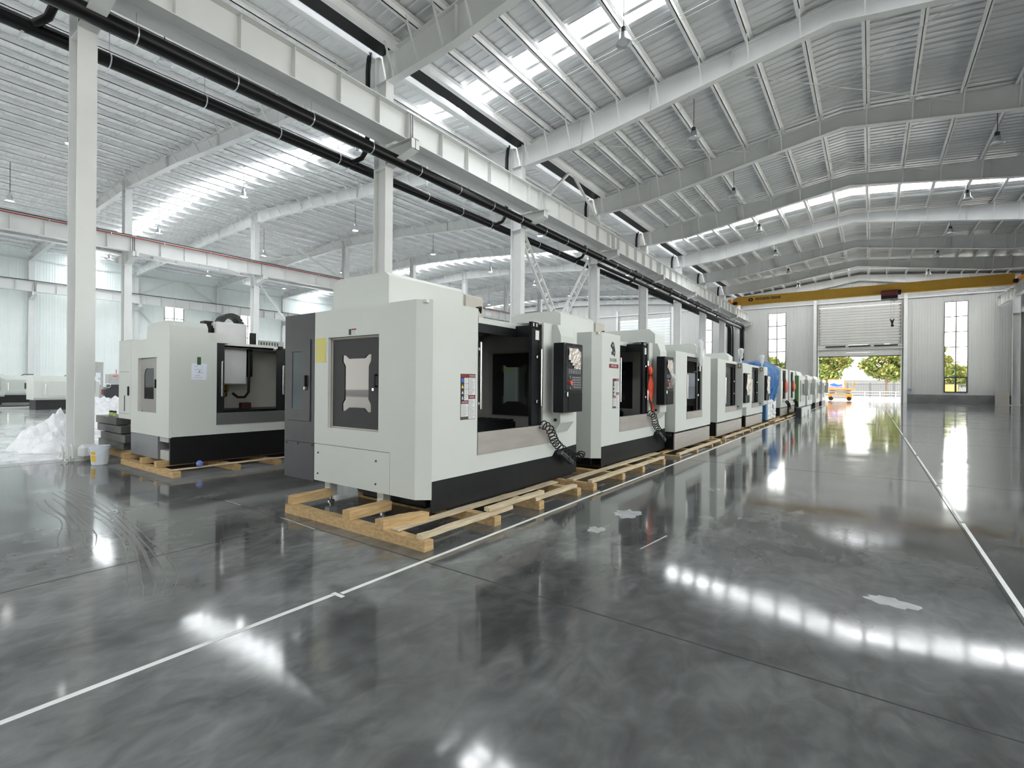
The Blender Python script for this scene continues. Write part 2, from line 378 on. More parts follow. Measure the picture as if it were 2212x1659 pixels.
# ---------------------------------------------------------------- rafters
def interp(pl, x):
    for (a, za), (b, zb) in zip(pl, pl[1:]):
        if (a <= x <= b) or (b <= x <= a): return za+(zb-za)*(x-a)/(b-a)
    return pl[-1][1]
TOP1 = [(X1, 11.65), (-1.0, 12.84), (XR, 11.65)]
BOT1 = [(X1, 10.78), (-9.4, 10.93), (-1.0, 12.28), (7.4, 10.93), (XR, 10.78)]
TOP2 = [(X1-.4, 11.65), (X2, 13.2), (X3, 12.1)]
BOT2 = [(X1-.55, 10.75), (-16, 11.2), (-28, 12.2), (X2, 12.45), (-40, 12.30), (-50, 11.8), (X3, 11.4)]
PUR1L = [-11.75, -10.75, -9.75, -8.72, -7.65, -6.2, -4.72, -3.25, -1.8]
PUR1 = PUR1L + [-2.0-x for x in PUR1L[::-1]]
PUR2 = [X1-.75-i*1.215 for i in range(18)]; PUR3 = [X2-.35-i*1.215 for i in range(18)]
def flange(m, pl, y, wd, th, up):
    for (a, za), (b, zb) in zip(pl, pl[1:]):
        m.bar((a, y, za+up*th/2), (b, y, zb+up*th/2), wd, th)
def rafter(y, top, bot, purl, label, group, mt):
    xm = top[len(top)//2][0]; o = empty('roof_rafter', (xm, y, interp(bot, xm)), label, 'rafter', group)
    m = MB(); xs = sorted(set([round(p[0], 4) for p in top+bot]))
    lo = max(min(p[0] for p in top), min(p[0] for p in bot)); hi = min(max(p[0] for p in top), max(p[0] for p in bot)); xs = [x for x in xs if lo <= x <= hi]
    bt = sorted(bot); tp = sorted(top)
    m.prism([(x, interp(bt, x)) for x in xs] + [(x, interp(tp, x)) for x in xs[::-1]], 1, y-.008, y+.008)
    m.build('web', mt, o)
    a = MB(); flange(a, bt, y, .26, .02, -1); a.build('bottom_flange', mt, o)
    a = MB(); flange(a, tp, y, .26, .02, -1); a.build('top_flange', mt, o)
    proto = None
    for x in purl:
        if x < lo+.3 or x > hi-.3: continue
        zt = interp(tp, x)+.12; zb = interp(bt, x)
        MB().bar((x, y+.62, zt), (x, y+.12, zb+.02), .045, .045).build('fly_brace', mt, o)
        if abs(x-xm) < 40: MB().bar((x, y-.62, zt), (x, y-.12, zb+.02), .045, .045).build('fly_brace', mt, o)
    for i in range(1, 4):
        for s in (-1, 1):
            x = xm + s*i*abs(hi-lo)/8
            if lo < x < hi: MB().box(x-.008, x+.008, y-.12, y+.12, interp(bt, x), interp(tp, x)-.02).build('web_stiffener', mt, o)
    return o
for k in range(1, 9):
    nm = ORD[k-1] if k >= 1 else None
    rafter(FY(k), TOP1, BOT1, PUR1, ('deep white rafter over the open aisle, %s from the camera' % nm) if nm else 'deep white rafter over the open aisle, behind the camera', 'rafters over the open aisle', M_steel)
    rafter(FY(k), TOP2, BOT2, PUR2+PUR3, ('long white rafter across the left bays, %s from the camera' % nm) if nm else 'long white rafter across the left bays, behind the camera', 'rafters over the left bays', M_steel)

# ---------------------------------------------------------------- roof: ribbed sheets, roof lights, purlins, tie rods, gutter
roof = struct('ceiling', (0, 0, 12.5))
SW = (-.55, .12, .26, .62)        # roof light: wide panel and narrow panel, y offsets from the centre
def sheet(xa, za, xb, zb, y0, y1, m):
    # ribs run up the slope
    ys = []; y = y0; p = .33
    while y < y1-.01:
        for dy, h in ((0, 0), (.20, 0), (.225, .03), (.30, .03)):
            if y+dy < y1: ys.append((y+dy, h))
        y += p
    ys.append((y1, 0)); mb = MB(); n = len(ys)
    mb.add([(xa, yy, za+h) for yy, h in ys]+[(xb, yy, zb+h) for yy, h in ys]+[(xa, y0, za+.10), (xa, y1, za+.10), (xb, y0, zb+.10), (xb, y1, zb+.10)],
           [(i, i+1, n+i+1, n+i) for i in range(n-1)]+[(2*n, 2*n+2, 2*n+3, 2*n+1)])
    return mb.build('roof_sheet', m, roof)
SLOPES = [(X1+.28, 11.65+.22+.03, -1.0, 12.84+.22, M_foil), (-1.0, 12.84+.22, XR+.95, 11.65+.12, M_foil),
          (X2, 13.2+.22, X1-.50, 11.65+.22+.01, M_roofw), (X3-.4, 12.1+.20, X2, 13.2+.22, M_roofw)]
for xa, za, xb, zb, m in SLOPES:
    y = YN-.3
    for c in SKY+[None]:
        y1 = (c+SW[0]) if c is not None else YF+.3
        if y1 > YF+.3: y1 = YF+.3
        sheet(xa, za, xb, zb, y, y1, m)
        if c is None or c > YF: break
        n = 9 if abs(xb-xa) < 15 else 18
        for (q0, q1) in ((SW[0], SW[1]), (SW[2], SW[3])):
            for i in range(n):
                u0, u1 = i/n, (i+1)/n
                ax, bx = xa+(xb-xa)*u0, xa+(xb-xa)*u1; az, bz = za+(zb-za)*u0, za+(zb-za)*u1
                MB().add([(ax, c+q0, az), (bx, c+q0, bz), (bx, c+q1, bz), (ax, c+q1, az), (ax, c+q0, az+.012), (bx, c+q0, bz+.012), (bx, c+q1, bz+.012), (ax, c+q1, az+.012)],
                         [(0,1,2,3),(4,7,6,5),(0,4,5,1),(1,5,6,2),(2,6,7,3),(3,7,4,0)]).build('roof_light_panel', M_skyl, roof)
        MB().add([(xa, c+SW[1], za), (xb, c+SW[1], zb), (xb, c+SW[2], zb), (xa, c+SW[2], za), (xa, c+SW[1], za+.05), (xb, c+SW[1], zb+.05), (xb, c+SW[2], zb+.05), (xa, c+SW[2], za+.05)],
                 [(0,1,2,3),(4,7,6,5),(0,4,5,1),(1,5,6,2),(2,6,7,3),(3,7,4,0)]).build('roof_light_rib', m, roof)
        y = c+SW[3]
for xs, tp in ((PUR1, TOP1), (PUR2, sorted(TOP2)), (PUR3, sorted(TOP2))):
    for x in xs:
        z = interp(tp, x)
        m = MB(); wd = .11
        m.box(x-.012, x+.012, YN, YF, z, z+.19)            # Z-section: web, bottom and top flange
        m.box(x-wd, x+.012, YN, YF, z, z+.018); m.box(x-.012, x+wd, YN, YF, z+.175, z+.19)
        m.build('purlin', M_purlin, roof)
def rods(y, tp, a, b, nseg):
    for d in (-.10, .10):
        m = MB(); pts = []
        for i in range(nseg+1):
            x = a+(b-a)*i/nseg; pts.append((x, y+d, interp(tp, x)+.10))
        m.tube(pts, .012, 5).build('tie_rod', M_steel, roof)
for k in range(-3, 8):
    rods(FY(k)+3.65+1.15, TOP1, -11.9, -1.0, 6); rods(FY(k)+3.65+1.15, TOP1, -1.0, XR, 6)
    rods(FY(k)+3.65+1.3, sorted(TOP2), X2+.1, X1-.6, 6); rods(FY(k)+3.65+1.3, sorted(TOP2), X3, X2-.1, 6)
# diagonal bracing rods under the roof
for k in (2, 3, 6):
    for a, b in ((-11.0, -4.6), (-4.6, 2.6)):
        za, zb = interp(TOP1, a)-.25, interp(TOP1, b)-.25
        MB().tube([(a, FY(k)+.1, za), (b, FY(k+1)-.1, zb)], .014, 5).build('bracing_rod', M_steel, roof)
        MB().tube([(b, FY(k)+.1, zb), (a, FY(k+1)-.1, za)], .014, 5).build('bracing_rod', M_steel, roof)
# valley gutter between the two roofs
MB().prism([(X1-.36, 12.0), (X1-.36, 11.70), (X1+.16, 11.70), (X1+.16, 12.0), (X1+.14, 12.0), (X1+.14, 11.72), (X1-.34, 11.72), (X1-.34, 12.0)], 1, YN, YF).build('valley_gutter', M_vblack, roof)
for xx in (X1-.62, X1+.30): MB().box(xx-.09, xx+.09, YN, YF, 11.62, 11.82).build('eaves_beam', M_purlin, roof)

# ---------------------------------------------------------------- crane runway beams
def runway(xc, z0, z1, label, face, rails, grp='crane runway beams', skip=False):
    o = empty('crane_runway_beam', (xc, 17.5, z0), label, 'crane beam', grp); y0, y1 = YN+.5, 61.0
    m = MB(); m.box(xc-.006, xc+.006, y0, y1, z0+.02, z1-.02); m.box(xc-.18, xc+.18, y0, y1, z0, z0+.022); m.box(xc-.2, xc+.2, y0, y1, z1-.022, z1)
    m.build('i_section', M_steel, o)
    st = None; y = y0+.6; i = 0
    while y < y1:
        if i == 0:
            sm = MB().box(xc-.17, xc-.006, y-.006, y+.006, z0+.022, z1-.022).build('stiffener', M_steel_g, o)
            sp_ = MB().box(xc+.006, xc+.17, y-.006, y+.006, z0+.022, z1-.022).build('stiffener', M_steel_g, o)
            st = y
        else:
            inst(sm, o, (0, y-st, 0)); inst(sp_, o, (0, y-st, 0))
        y += 1.26; i += 1
    MB().box(xc-.045, xc+.045, y0, y1, z1, z1+.10).build('crane_rail', M_rail, o)
    if 'red' in rails:
        MB().box(xc+.20, xc+.26, y0, y1, z1-.10, z1-.05).build('conductor_rail', M_railred, o)
        y = y0+2
        pr = None
        while y < y1:
            if pr is None: pr = MB().box(xc+.19, xc+.275, y-.02, y+.02, z1-.13, z1-.02).build('rail_clip', M_galv, o); yy = y
            else: inst(pr, o, (0, y-yy, 0))
            y += 2.52
    if 'plate' in rails:
        for k in range(-3, 8): MB().box(X1+.05, xc-.19, FY(k)+.25, FY(k+1)-.25, z0+.0, z0+.012).box(X1+.05, X1+.10, FY(k)+.25, FY(k+1)-.25, z0+.012, z0+.10).build('surge_plate', M_steel, o)
    # surge channel and end splices on the lower side
    MB().box(xc-face*.55, xc-face*.50, y0, y1, z0+.30, z0+.50).build('surge_channel', M_steel, o)
    for k in range(-3, 9):
        yk = FY(k)
        if yk < y1:
            for d in (-.04, .04): MB().box(xc-.17, xc+.17, yk+d-.008, yk+d+.008, z0-.02, z1-.02).build('end_plate', M_steel, o)
    return o
runway(-11.35, 8.72, 9.55, 'heavy white crane runway beam running along the black pipes', 1, ('plate',))
runway(-33.85, 8.75, 9.62, 'white crane runway beam with a dark red conductor rail along its top', 1, ('red',))
runway(-34.95, 8.75, 9.62, 'white crane runway beam hidden on the far side of the middle column row', -1, ())
runway(-55.65, 8.72, 9.55, 'white crane runway beam with a black rail along the far left wall', 1, ())
runway(9.25, 8.72, 9.55, 'white crane runway beam at the right edge carrying the yellow crane', -1, ('red',))

# ---------------------------------------------------------------- black pipes
def pipe(name, pts, r, label, cat='pipe', rings=None, hang=None, grp='black pipes along the column row'):
    o = empty(name, pts[0], label, cat, grp); MB().tube(pts, r, 14).build('pipe_run', M_pipe, o, smooth=True)
    if rings:
        x, z = rings
        y = -22.8; ring = None
        while y < 60:
            if ring is None:
                a = MB(); a.lathe([(r+.003, -.013), (r+.010, -.010), (r+.010, .010), (r+.003, .013)], (x, y, z), 14, axis=1); ring = a.build('pipe_clamp', M_galv, o, smooth=True); y0 = y
                hr = MB().tube([(x, y, z+r), (x, y, z+hang)], .008, 5).build('hanger_rod', M_galv, o)
            else: inst(ring, o, (0, y-y0, 0)); inst(hr, o, (0, y-y0, 0))
            y += 1.886
    return o
pipe('black_pipe', [(-11.75, YN, 8.28), (-11.75, 60.7, 8.28), (-11.76, 60.95, 8.2), (-11.78, 61.1, 8.0), (-11.8, 61.15, 7.7), (-11.8, 61.15, 0)], .165, 'thick black pipe under the crane beam in front of the columns', rings=(-11.75, 8.28), hang=.75)
pipe('black_pipe', [(-13.3, YN, 8.36), (-13.3, 60.6, 8.36), (-13.3, 60.9, 8.3), (-13.3, 61.1, 8.1), (-13.3, 61.15, 7.8), (-13.3, 61.15, 0)], .15, 'black pipe behind the columns, left of the crane beam', rings=(-13.3, 8.36), hang=2.6)
for i, (dx, dz, y0) in enumerate(((.34, .05, 26.5), (.62, -.02, 33.5))):
    pipe('black_pipe', [(-13.3+dx*.8, y0, 8.3-dz), (-13.3+dx*.8, 60.2, 8.3-dz), (-13.3+dx*.8, 60.6, 8.2-dz), (-13.3+dx*.8, 60.9, 7.9-dz), (-13.3+dx*.8, 60.95, 0)], .085, ('slim black pipe right beside the pipe behind the columns', 'slim black pipe outermost of the bundle behind the columns')[i])
pipe('black_pipe', [(-11.95, 24.5, 7.98), (-11.95, 60.4, 7.98), (-11.95, 60.7, 7.9), (-11.98, 60.85, 7.6), (-11.98, 60.9, 0)], .085, 'slim black pipe under the thick one in front of the columns')
for k in range(0, 8):
    y = FY(k)-.32
    o = empty('rain_downpipe', (X1-.62, y, 8.4), 'black rain downpipe beside the %s pipe-row column' % ORD[k], 'downpipe', 'rain downpipes into the black pipes')
    MB().tube([(X1-.55, y, 11.72), (X1-.62, y, 11.5), (X1-.66, y, 11.2), (X1-.66, y, 8.95), (X1-.70, y-.02, 8.72), (X1-.82, y-.08, 8.50), (X1-1.0, y-.2, 8.40), (X1-1.18, y-.3, 8.37)], .075, 12).build('downpipe_run', M_pipe, o, smooth=True)
    MB().box(X1-1.38, X1-1.02, y-.42, y-.38, 8.10, 8.14).build('pipe_bracket', M_galv, o)

# ---------------------------------------------------------------- lattice braces and rod braces
def lattice(p0, p1, label, g):
    p0, p1 = Vector(p0), Vector(p1); o = empty('lattice_brace', p0, label, 'brace', g)
    d = (p1-p0); L = d.length; d.normalize(); n = Vector((1, 0, 0)).cross(d).normalized()*.19
    MB().bar(p0+n, p1+n, .12, .06).build('chord', M_steel, o); MB().bar(p0-n, p1-n, .12, .06).build('chord', M_steel, o)
    k = int(L/.75)
    for i in range(k+1):
        c = p0+d*(.1+(L-.2)*i/k); MB().bar(c-n, c+n, .08, .06).build('batten', M_steel, o)
lattice((-12.4, FY(2)+.25, 8.15), (-12.4, FY(3)-.25, .2), 'white lattice brace leaning down to the right behind the second machine', 'lattice braces of the pipe row')
lattice((-12.55, FY(3)-.25, 8.15), (-12.55, FY(2)+.25, .2), 'white lattice brace leaning down to the left behind the second machine', 'lattice braces of the pipe row')
def brace(p0, p1, label, g, wd=.12):
    o = tag(MB().bar(p0, p1, wd, wd).build('steel_brace', M_steel, off=tuple((Vector(p0)+Vector(p1))/2)), label, 'brace', g)
brace((X2-.2, FY(2)+.24, 8.3), (X2-.2, FY(3)-.24, .3), 'white tube brace below the red-railed beam, falling to the right', 'braces of the middle row')
brace((X2-.36, FY(3)-.24, 8.3), (X2-.36, FY(2)+.24, .3), 'white tube brace below the red-railed beam, falling to the left', 'braces of the middle row')
brace((X2-.2, FY(2)+.19, 12.4), (X2-.2, FY(3)-.19, 9.8), 'white tube brace above the red-railed beam, falling to the right', 'braces of the middle row')
brace((X2-.36, FY(3)-.19, 12.4), (X2-.36, FY(2)+.19, 9.8), 'white tube brace above the red-railed beam, falling to the left', 'braces of the middle row')
for i, (a, b) in enumerate(((2, 3),)):
    brace((X3-.05, FY(2)+.2, 9.7), (X3-.05, FY(2)+3.3, 11.55), 'white brace on the left wall rising to the chevron top from the left', 'wall chevron braces')
    brace((X3-.05, FY(3)-.2, 9.7), (X3-.05, FY(3)-3.3, 11.55), 'white brace on the left wall rising to the chevron top from the right', 'wall chevron braces')
    brace((X3-.13, FY(2)+.26, 8.3), (X3-.13, FY(3)-.26, .4), 'white brace on the left wall falling to the right behind the left machine', 'wall chevron braces')
    brace((X3-.255, FY(3)-.26, 8.3), (X3-.255, FY(2)+.26, .4), 'white brace on the left wall falling to the left behind the left machine', 'wall chevron braces')
for i in (0, 1):
    s = (1, -1)[i]
    brace((X1+.30, FY(2)+3.65+s*.25, 11.64), (X1+.66, FY(2)+3.65+s*2.9, 9.54), 'white angle brace from the valley gutter down to the crane beam, %s leg' % ('far', 'near')[i], 'gutter chevron braces', .10)

# ---------------------------------------------------------------- walls
PCACHE = {}
def panels(par, axis, at, face, a0, a1, z0, z1, m, wd=1.0):
    # ribbed sandwich panels standing side by side; axis 1: wall in the XZ plane at y=at; axis 0: wall in the YZ plane at x=at
    n = max(1, round((a1-a0)/wd)); pw = (a1-a0)/n
    for i in range(n):
        c = a0+pw*(i+.5); key = (axis, face, round(pw, 3), round(z0, 3), round(z1, 3), m.name)
        if key not in PCACHE:
            mb = MB(); g = .004; nr = 5; prof = [(-pw/2, .10), (-pw/2, .02), (-pw/2+g, 0)]
            for j in range(nr):
                q = -pw/2+pw*(j+.5)/nr; prof += [(q-.035, 0), (q-.02, -.008), (q+.02, -.008), (q+.035, 0)]
            prof += [(pw/2-g, 0), (pw/2, .02), (pw/2, .10)]
            k = len(prof)
            def P(u, d, z): return (u, d*face, z) if axis == 1 else (d*face, u, z)
            mb.add([P(u, d, z0) for u, d in prof]+[P(u, d, z1) for u, d in prof], [(j, j+1, k+j+1, k+j) for j in range(k-1)]+[(0, k, 2*k-1, k-1)]+[tuple(range(k)), tuple(range(k, 2*k))[::-1]])
            mb.fix = True
            o = mb.build('wall_panel', m, None); o.parent = par; PCACHE[key] = o
        else:
            o = bpy.data.objects.new('wall_panel', PCACHE[key].data); COL.objects.link(o); o.parent = par
        pl = par.location
        o.location = ((c, at, 0) if axis == 1 else (at, c, 0)); o.location -= pl
def wall_with(par, axis, at, face, a0, a1, ztop, m, holes):
    # holes: (h0, h1, z0, z1) sorted
    x = a0
    for h0, h1, z0, z1 in sorted(holes):
        if h0-x > .05: panels(par, axis, at, face, x, h0, 0, ztop, m)
        if z0 > .05: panels(par, axis, at, face, h0, h1, 0, z0, m)
        if ztop-z1 > .05: panels(par, axis, at, face, h0, h1, z1, ztop, m)
        x = h1
    if a1-x > .05: panels(par, axis, at, face, x, a1, 0, ztop, m)
NW = [0]
def window(axis, at, a0, a1, z0, z1, rows, opener=True):
    NW[0] += 1
    o = struct('window_%d' % NW[0], ((a0+a1)/2, at, z0) if axis == 1 else (at, (a0+a1)/2, z0))
    def B(m, u0, u1, d0, d1, q0, q1):
        return m.box(u0, u1, at+d0, at+d1, q0, q1) if axis == 1 else m.box(at+d0, at+d1, u0, u1, q0, q1)
    t = .05; m = MB(); B(m, a0, a0+t, -.05, .05, z0, z1); B(m, a1-t, a1, -.05, .05, z0, z1); B(m, a0+t, a1-t, -.05, .05, z0, z0+t); B(m, a0+t, a1-t, -.05, .05, z1-t, z1)
    m.build('window_frame', M_frame, o)
    c = (a0+a1)/2; rh = (z1-z0)/rows
    B(MB(), c-.04, c+.04, -.04, .04, z0+t, z1-t).build('mullion', M_frame, o)
    for i in range(1, rows):
        th = .055 if (i == 1 and opener) else .038
        for (u0, u1) in ((a0+t, c-.022), (c+.022, a1-t)):
            B(MB(), u0, u1, -.04, .04, z0+i*rh-th, z0+i*rh+th).build('glazing_bar', M_frame, o)
    if opener:
        for (u0, u1) in ((a0+t, c-.022), (c+.022, a1-t)):
            m = MB(); B(m, u0, u0+.05, -.03, .045, z0+t, z0+rh-.045); B(m, u1-.05, u1, -.03, .045, z0+t, z0+rh-.045)
            B(m, u0, u1, -.03, .045, z0+t, z0+t+.05); m.build('sash', M_frame, o)
    for i in range(rows):
        for (u0, u1) in ((a0+t, c-.022), (c+.022, a1-t)):
            B(MB(), u0, u1, -.004, .004, z0+i*rh+.03, z0+(i+1)*rh-.03).build('pane', M_pane, o)
    return o
far = struct('wall_far', (0, YF, 0))
DX0, DX1 = -4.52, 2.45
wins_far = [(-9.28, -7.55), (5.59, 7.26)]
holes = [(a, b, 1.06, 9.56) for a, b in wins_far]+[(DX0, DX1, 0, 9.75), (-16.75, -15.25, 1.06, 9.5), (-26.95, -20.15, 0, 9.9), (-44, -42.3, 1.06, 9.5)]
wall_with(far, 1, YF, 1, X3-.4, XR+.8, 14.2, M_wall, holes)
for a, b in wins_far: window(1, YF, a, b, 1.06, 9.56, 6)
window(1, YF, -16.75, -15.25, 1.06, 9.5, 6); window(1, YF, -44, -42.3, 1.06, 9.5, 6)
MB().box(DX1+.42, XR+.3, YF-.10, YF, 0, .84).build('dado', M_dado, far)
MB().box(-9.8, DX0-.42, YF-.10, YF, 0, .84).build('dado', M_dado, far)
for xa, xb, zz in ((X1, DX0-.3, 10.25), (DX0-.3, DX1+.3, 10.22), (DX1+.3, XR, 10.2), (X2, X1-.5, 10.6), (X3, X2, 10.6)):
    MB().box(xa+.05, xb-.05, YF-.16, YF-.01, zz-.06, zz+.06).build('wall_girt', M_steel, far)
for xx in (DX0-.28, DX1+.28, -27.2, -19.9): MB().box(xx-.14, xx+.14, YF-.30, YF-.01, 0, 11.2).build('door_post', M_steel, far)
lf = struct('wall_left', (X3-.42, 0, 0))
lw = [(13.55+7.3*k-.85, 13.55+7.3*k+.85, 1.1, 9.1) for k in range(-5, 7)]
wall_with(lf, 0, X3-.42, -1, YN, YF, 12.45, M_wallb, lw)
for a, b, z0, z1 in lw: window(0, X3-.42, a, b, z0, z1, 6)
MB().box(X3-.42, X3-.30, YN, YF, 11.5, 11.62).build('eaves_girt', M_steel, lf)
MB().box(X3-.42, X3-.33, YN, YF, 0, .9).build('dado', M_dado, lf)
rt = struct('wall_right', (XR+.75, 0, 0))
rw = [(2.95+3.65*k+.75, 2.95+3.65*k+2.9, 1.1, 9.4) for k in range(-7, 16)]  # unseen windows, number doubled to throw more daylight on the machine fronts
wall_with(rt, 0, XR+.75, 1, YN, YF, 11.95, M_wall, rw)
for a, b, z0, z1 in rw: window(0, XR+.75, a, b, z0, z1, 6)
nr = struct('wall_near', (0, YN, 0))
nh = [(-26.5, -19.8, 0, 6.6), (-48.5, -42, 0, 6.6)]+[(c-.85, c+.85, 1.1, 9.5) for c in (-9, 6.5, -16.5, -31, -38, -52)]  # two unseen open doorways, added to send daylight up to the ceiling
wall_with(nr, 1, YN, -1, X3-.4, XR+.8, 14.2, M_wall, nh)
for c in (-9, 6.5, -16.5, -31, -38, -52): window(1, YN, c-.85, c+.85, 1.1, 9.5, 6)

# ---------------------------------------------------------------- roller doors
def roller(nm, x0, x1, z0, z1, y, pitch, m, bars=True):
    o = struct(nm, ((x0+x1)/2, y, 0)); n = int(round((z1-z0)/pitch)); h = (z1-z0)/n; p = None
    for i in range(n):
        za = z0+i*h
        if p is None:
            mb = MB(); mb.prism([(y, za), (y-.035, za+.05), (y-.035, za+h-.05), (y, za+h-.02), (y, za+h), (y+.04, za+h), (y+.04, za)], 0, x0+.05, x1-.05)
            p = mb.build('slat', m, o)
        else: inst(p, o, (0, 0, i*h))
    for xx in (x0-.02, x1-.06): MB().box(xx, xx+.08, y-.10, y+.10, 0, z1+.2).build('guide_rail', M_galv, o)
    return o
M_shut = mat('shutter_slat', (.50, .50, .485), .5, 0, .03)
d1 = roller('door_1', DX0, DX1, 5.80, 9.72, YF-.05, .28, M_shut)
MB().box(DX0+.05, DX1-.05, YF-.09, YF, 5.42, 5.78).build('mid_panel', M_shut, d1)
MB().box(DX0-.35, DX1+.35, YF-.18, YF-.10, 5.36, 5.46).build('cross_rail', M_steel, d1)
MB().tube([(DX0-.45, YF-.24, 5.63), (DX1+.35, YF-.24, 5.66)], .03, 8).build('spring_shaft', M_steel, d1)
for a, b in ((-3.85, -2.10), (-1.85, -.02), (.25, 2.15)): MB().tube([(a, YF-.24, 5.64), (b, YF-.24, 5.655)], .075, 10).build('torsion_spring', M_black, d1)
for i in range(2): MB().box(DX0+.05, DX1-.05, YF-.08, YF, 4.66+i*.36, 4.66+i*.36+.35).build('bottom_panel', M_shut, d1)
MB().box(DX0+.05, DX1-.05, YF-.09, YF+.01, 4.58, 4.66).build('bottom_seal', M_black, d1)
for i in range(11):
    for xx in (DX0+.10, DX1-.16): MB().box(xx, xx+.06, YF-.13, YF-.08, 5.95+i*.36, 6.03+i*.36).build('roller_bracket', M_black, d1)
roller('door_2', -26.95, -20.15, 0.02, 9.85, YF-.05, .34, mat('shutter_white', (.80, .82, .82), .5, 0, .03))
cb = empty('switch_box', (3.1, YF-.09, 1.23), 'small blue and grey switch box on the far wall beside the open door', 'switch box')
MB().box(2.95, 3.25, YF-.16, YF-.012, 1.08, 1.40).build('enclosure', M_cgrey, cb); MB().box(3.02, 3.2, YF-.175, YF-.16, 1.2, 1.36).build('cover', mat('switch_blue', (.12, .16, .55), .4), cb)
MB().tube([(3.25, YF-.06, 1.40), (3.32, YF-.05, 1.6), (3.33, YF-.05, 9.8)], .022, 6).build('conduit', M_steel, cb)
bd = empty('panel_board', (9.55, YF-.3, 0), 'grey board leaning against the far wall beside the right column', 'board')
MB().prism([(YF-.34, 0), (YF-.30, 0), (YF-.12, 1.22), (YF-.16, 1.22)], 0, 9.05, 9.95).build('sheet', M_cgrey, bd)
MB().prism([(YF-.40, 0), (YF-.36, 0), (YF-.18, 1.1), (YF-.22, 1.1)], 0, 9.2, 9.98).build('back_sheet', M_beige, bd)
rk = empty('tool_rack', (10.25, 52.6, 0), 'dark tool rack with timber boxes at the right edge by the far column', 'rack')
MB().box(9.95, 10.02, 52.2, 52.27, 0, 1.7).box(9.95, 10.02, 53.0, 53.07, 0, 1.7).box(10.5, 10.57, 52.2, 52.27, 0, 1.7).box(10.5, 10.57, 53, 53.07, 0, 1.7).build('upright', M_dgrey, rk)
for zz in (.25, .75, 1.25, 1.66): MB().box(9.95, 10.57, 52.2, 53.07, zz, zz+.04).build('shelf', M_dgrey, rk)
for zz in (.29, .79): MB().cbox(9.98, 10.5, 52.3, 52.95, zz, zz+.36, .01).build('timber_box', M_wood, rk)

# ---------------------------------------------------------------- yellow overhead crane
cr = empty('overhead_crane', (-1.0, 54, 9.6), 'yellow single girder overhead crane spanning the open aisle', 'crane')
m = MB(); m.box(-11.0, 9.0, 53.82, 54.18, 9.62, 10.36); m.box(-11.0, 9.0, 53.78, 54.22, 10.36, 10.40); m.build('girder', M_yellow, cr)
MB().box(-10.6, 8.9, 53.76, 54.24, 9.54, 9.62).build('bottom_flange', M_yellow, cr)
MB().prism([(-11.0, 9.62), (-11.0, 10.36), (-11.3, 10.2), (-11.45, 9.9), (-11.2, 9.62)], 1, 53.84, 54.16).build('girder_end', M_yellow, cr)
for xx in (-11.35, 9.25):
    e = MB().cbox(xx-.16, xx+.16, 52.4, 55.6, 9.70, 10.02, .02).build('end_carriage', M_orange, cr)
    for yy in (52.65, 55.35): MB().lathe([(0, -.05), (.14, -.05), (.14, .05), (0, .05)], (xx, yy, 9.79), 14, axis=0).build('wheel', M_black, e)
    MB().cbox(xx-.45 if xx > 0 else xx+.18, xx-.18 if xx > 0 else xx+.55, 53.1, 53.45, 9.55, 9.85, .03).build('travel_motor', M_black, e)
for i in range(13): MB().box(-10+i*1.5-.04, -10+i*1.5+.04, 53.77, 53.83, 10.40, 10.45).build('cable_bracket', M_galv, cr)
h = MB().cbox(.70, 1.85, 53.55, 54.45, 9.12, 9.50, .05).build('hoist_body', M_black, cr)
MB().lathe([(0, -.62), (.19, -.60), (.24, -.5), (.24, .5), (.19, .6), (0, .62)], (1.28, 53.62, 9.62), 16, axis=0).build('hoist_drum', mat('hoist_red', (.17, .03, .03), .3), h, smooth=True)
MB().lathe([(0, -.12), (.22, -.1), (.22, .1), (0, .12)], (1.95, 53.62, 9.6), 14, axis=0).build('hoist_motor', M_black, h)
MB().tube([(1.4, 53.9, 9.1), (1.5, 53.7, 8.92), (1.75, 53.7, 8.92), (1.9, 53.8, 9.15)], .02, 6).build('hoist_cable', M_black, h)
hk = MB().tube([(1.36, 54, 9.12), (1.40, 54, 7.35)], .012, 5).tube([(1.62, 54, 9.12), (1.56, 54, 7.35)], .012, 5).build('hoist_rope', M_inkgrey, cr)
MB().prism([(1.30, 7.40), (1.36, 7.40), (1.44, 7.28), (1.52, 7.28), (1.60, 7.40), (1.66, 7.40), (1.58, 7.15), (1.54, 6.95), (1.62, 6.82), (1.56, 6.72), (1.42, 6.72), (1.38, 6.85), (1.43, 6.95), (1.38, 7.15)], 1, 53.94, 54.06).build('hook_block', M_black, cr)
m = MB(); m.plate([(-9.92, 10.05), (-9.82, 10.20), (-9.55, 10.20), (-9.43, 10.05), (-9.55, 9.89), (-9.82, 9.89)], [[(-9.80, 10.045), (-9.68, 9.97), (-9.56, 10.045), (-9.68, 10.12)]], 1, 53.805, 53.818); m.build('crane_emblem', M_ink, cr)
text('NUCLEON CRANE', .33, (-8.16, 53.815, 10.07), RY, M_ink, cr, ext=.004, sx=.80, bold=.012)
# sagging festoon cable under the girder
m = MB(); pts = []
for i in range(9):
    for j in range(6):
        t = j/6; pts.append((2.2+i*.8+t*.8, 54.3, 9.45-.16*math.sin(math.pi*t)*(1 if i > 3 else .3)))
m.tube(pts, .018, 5).build('festoon_cable', M_cgrey, cr)

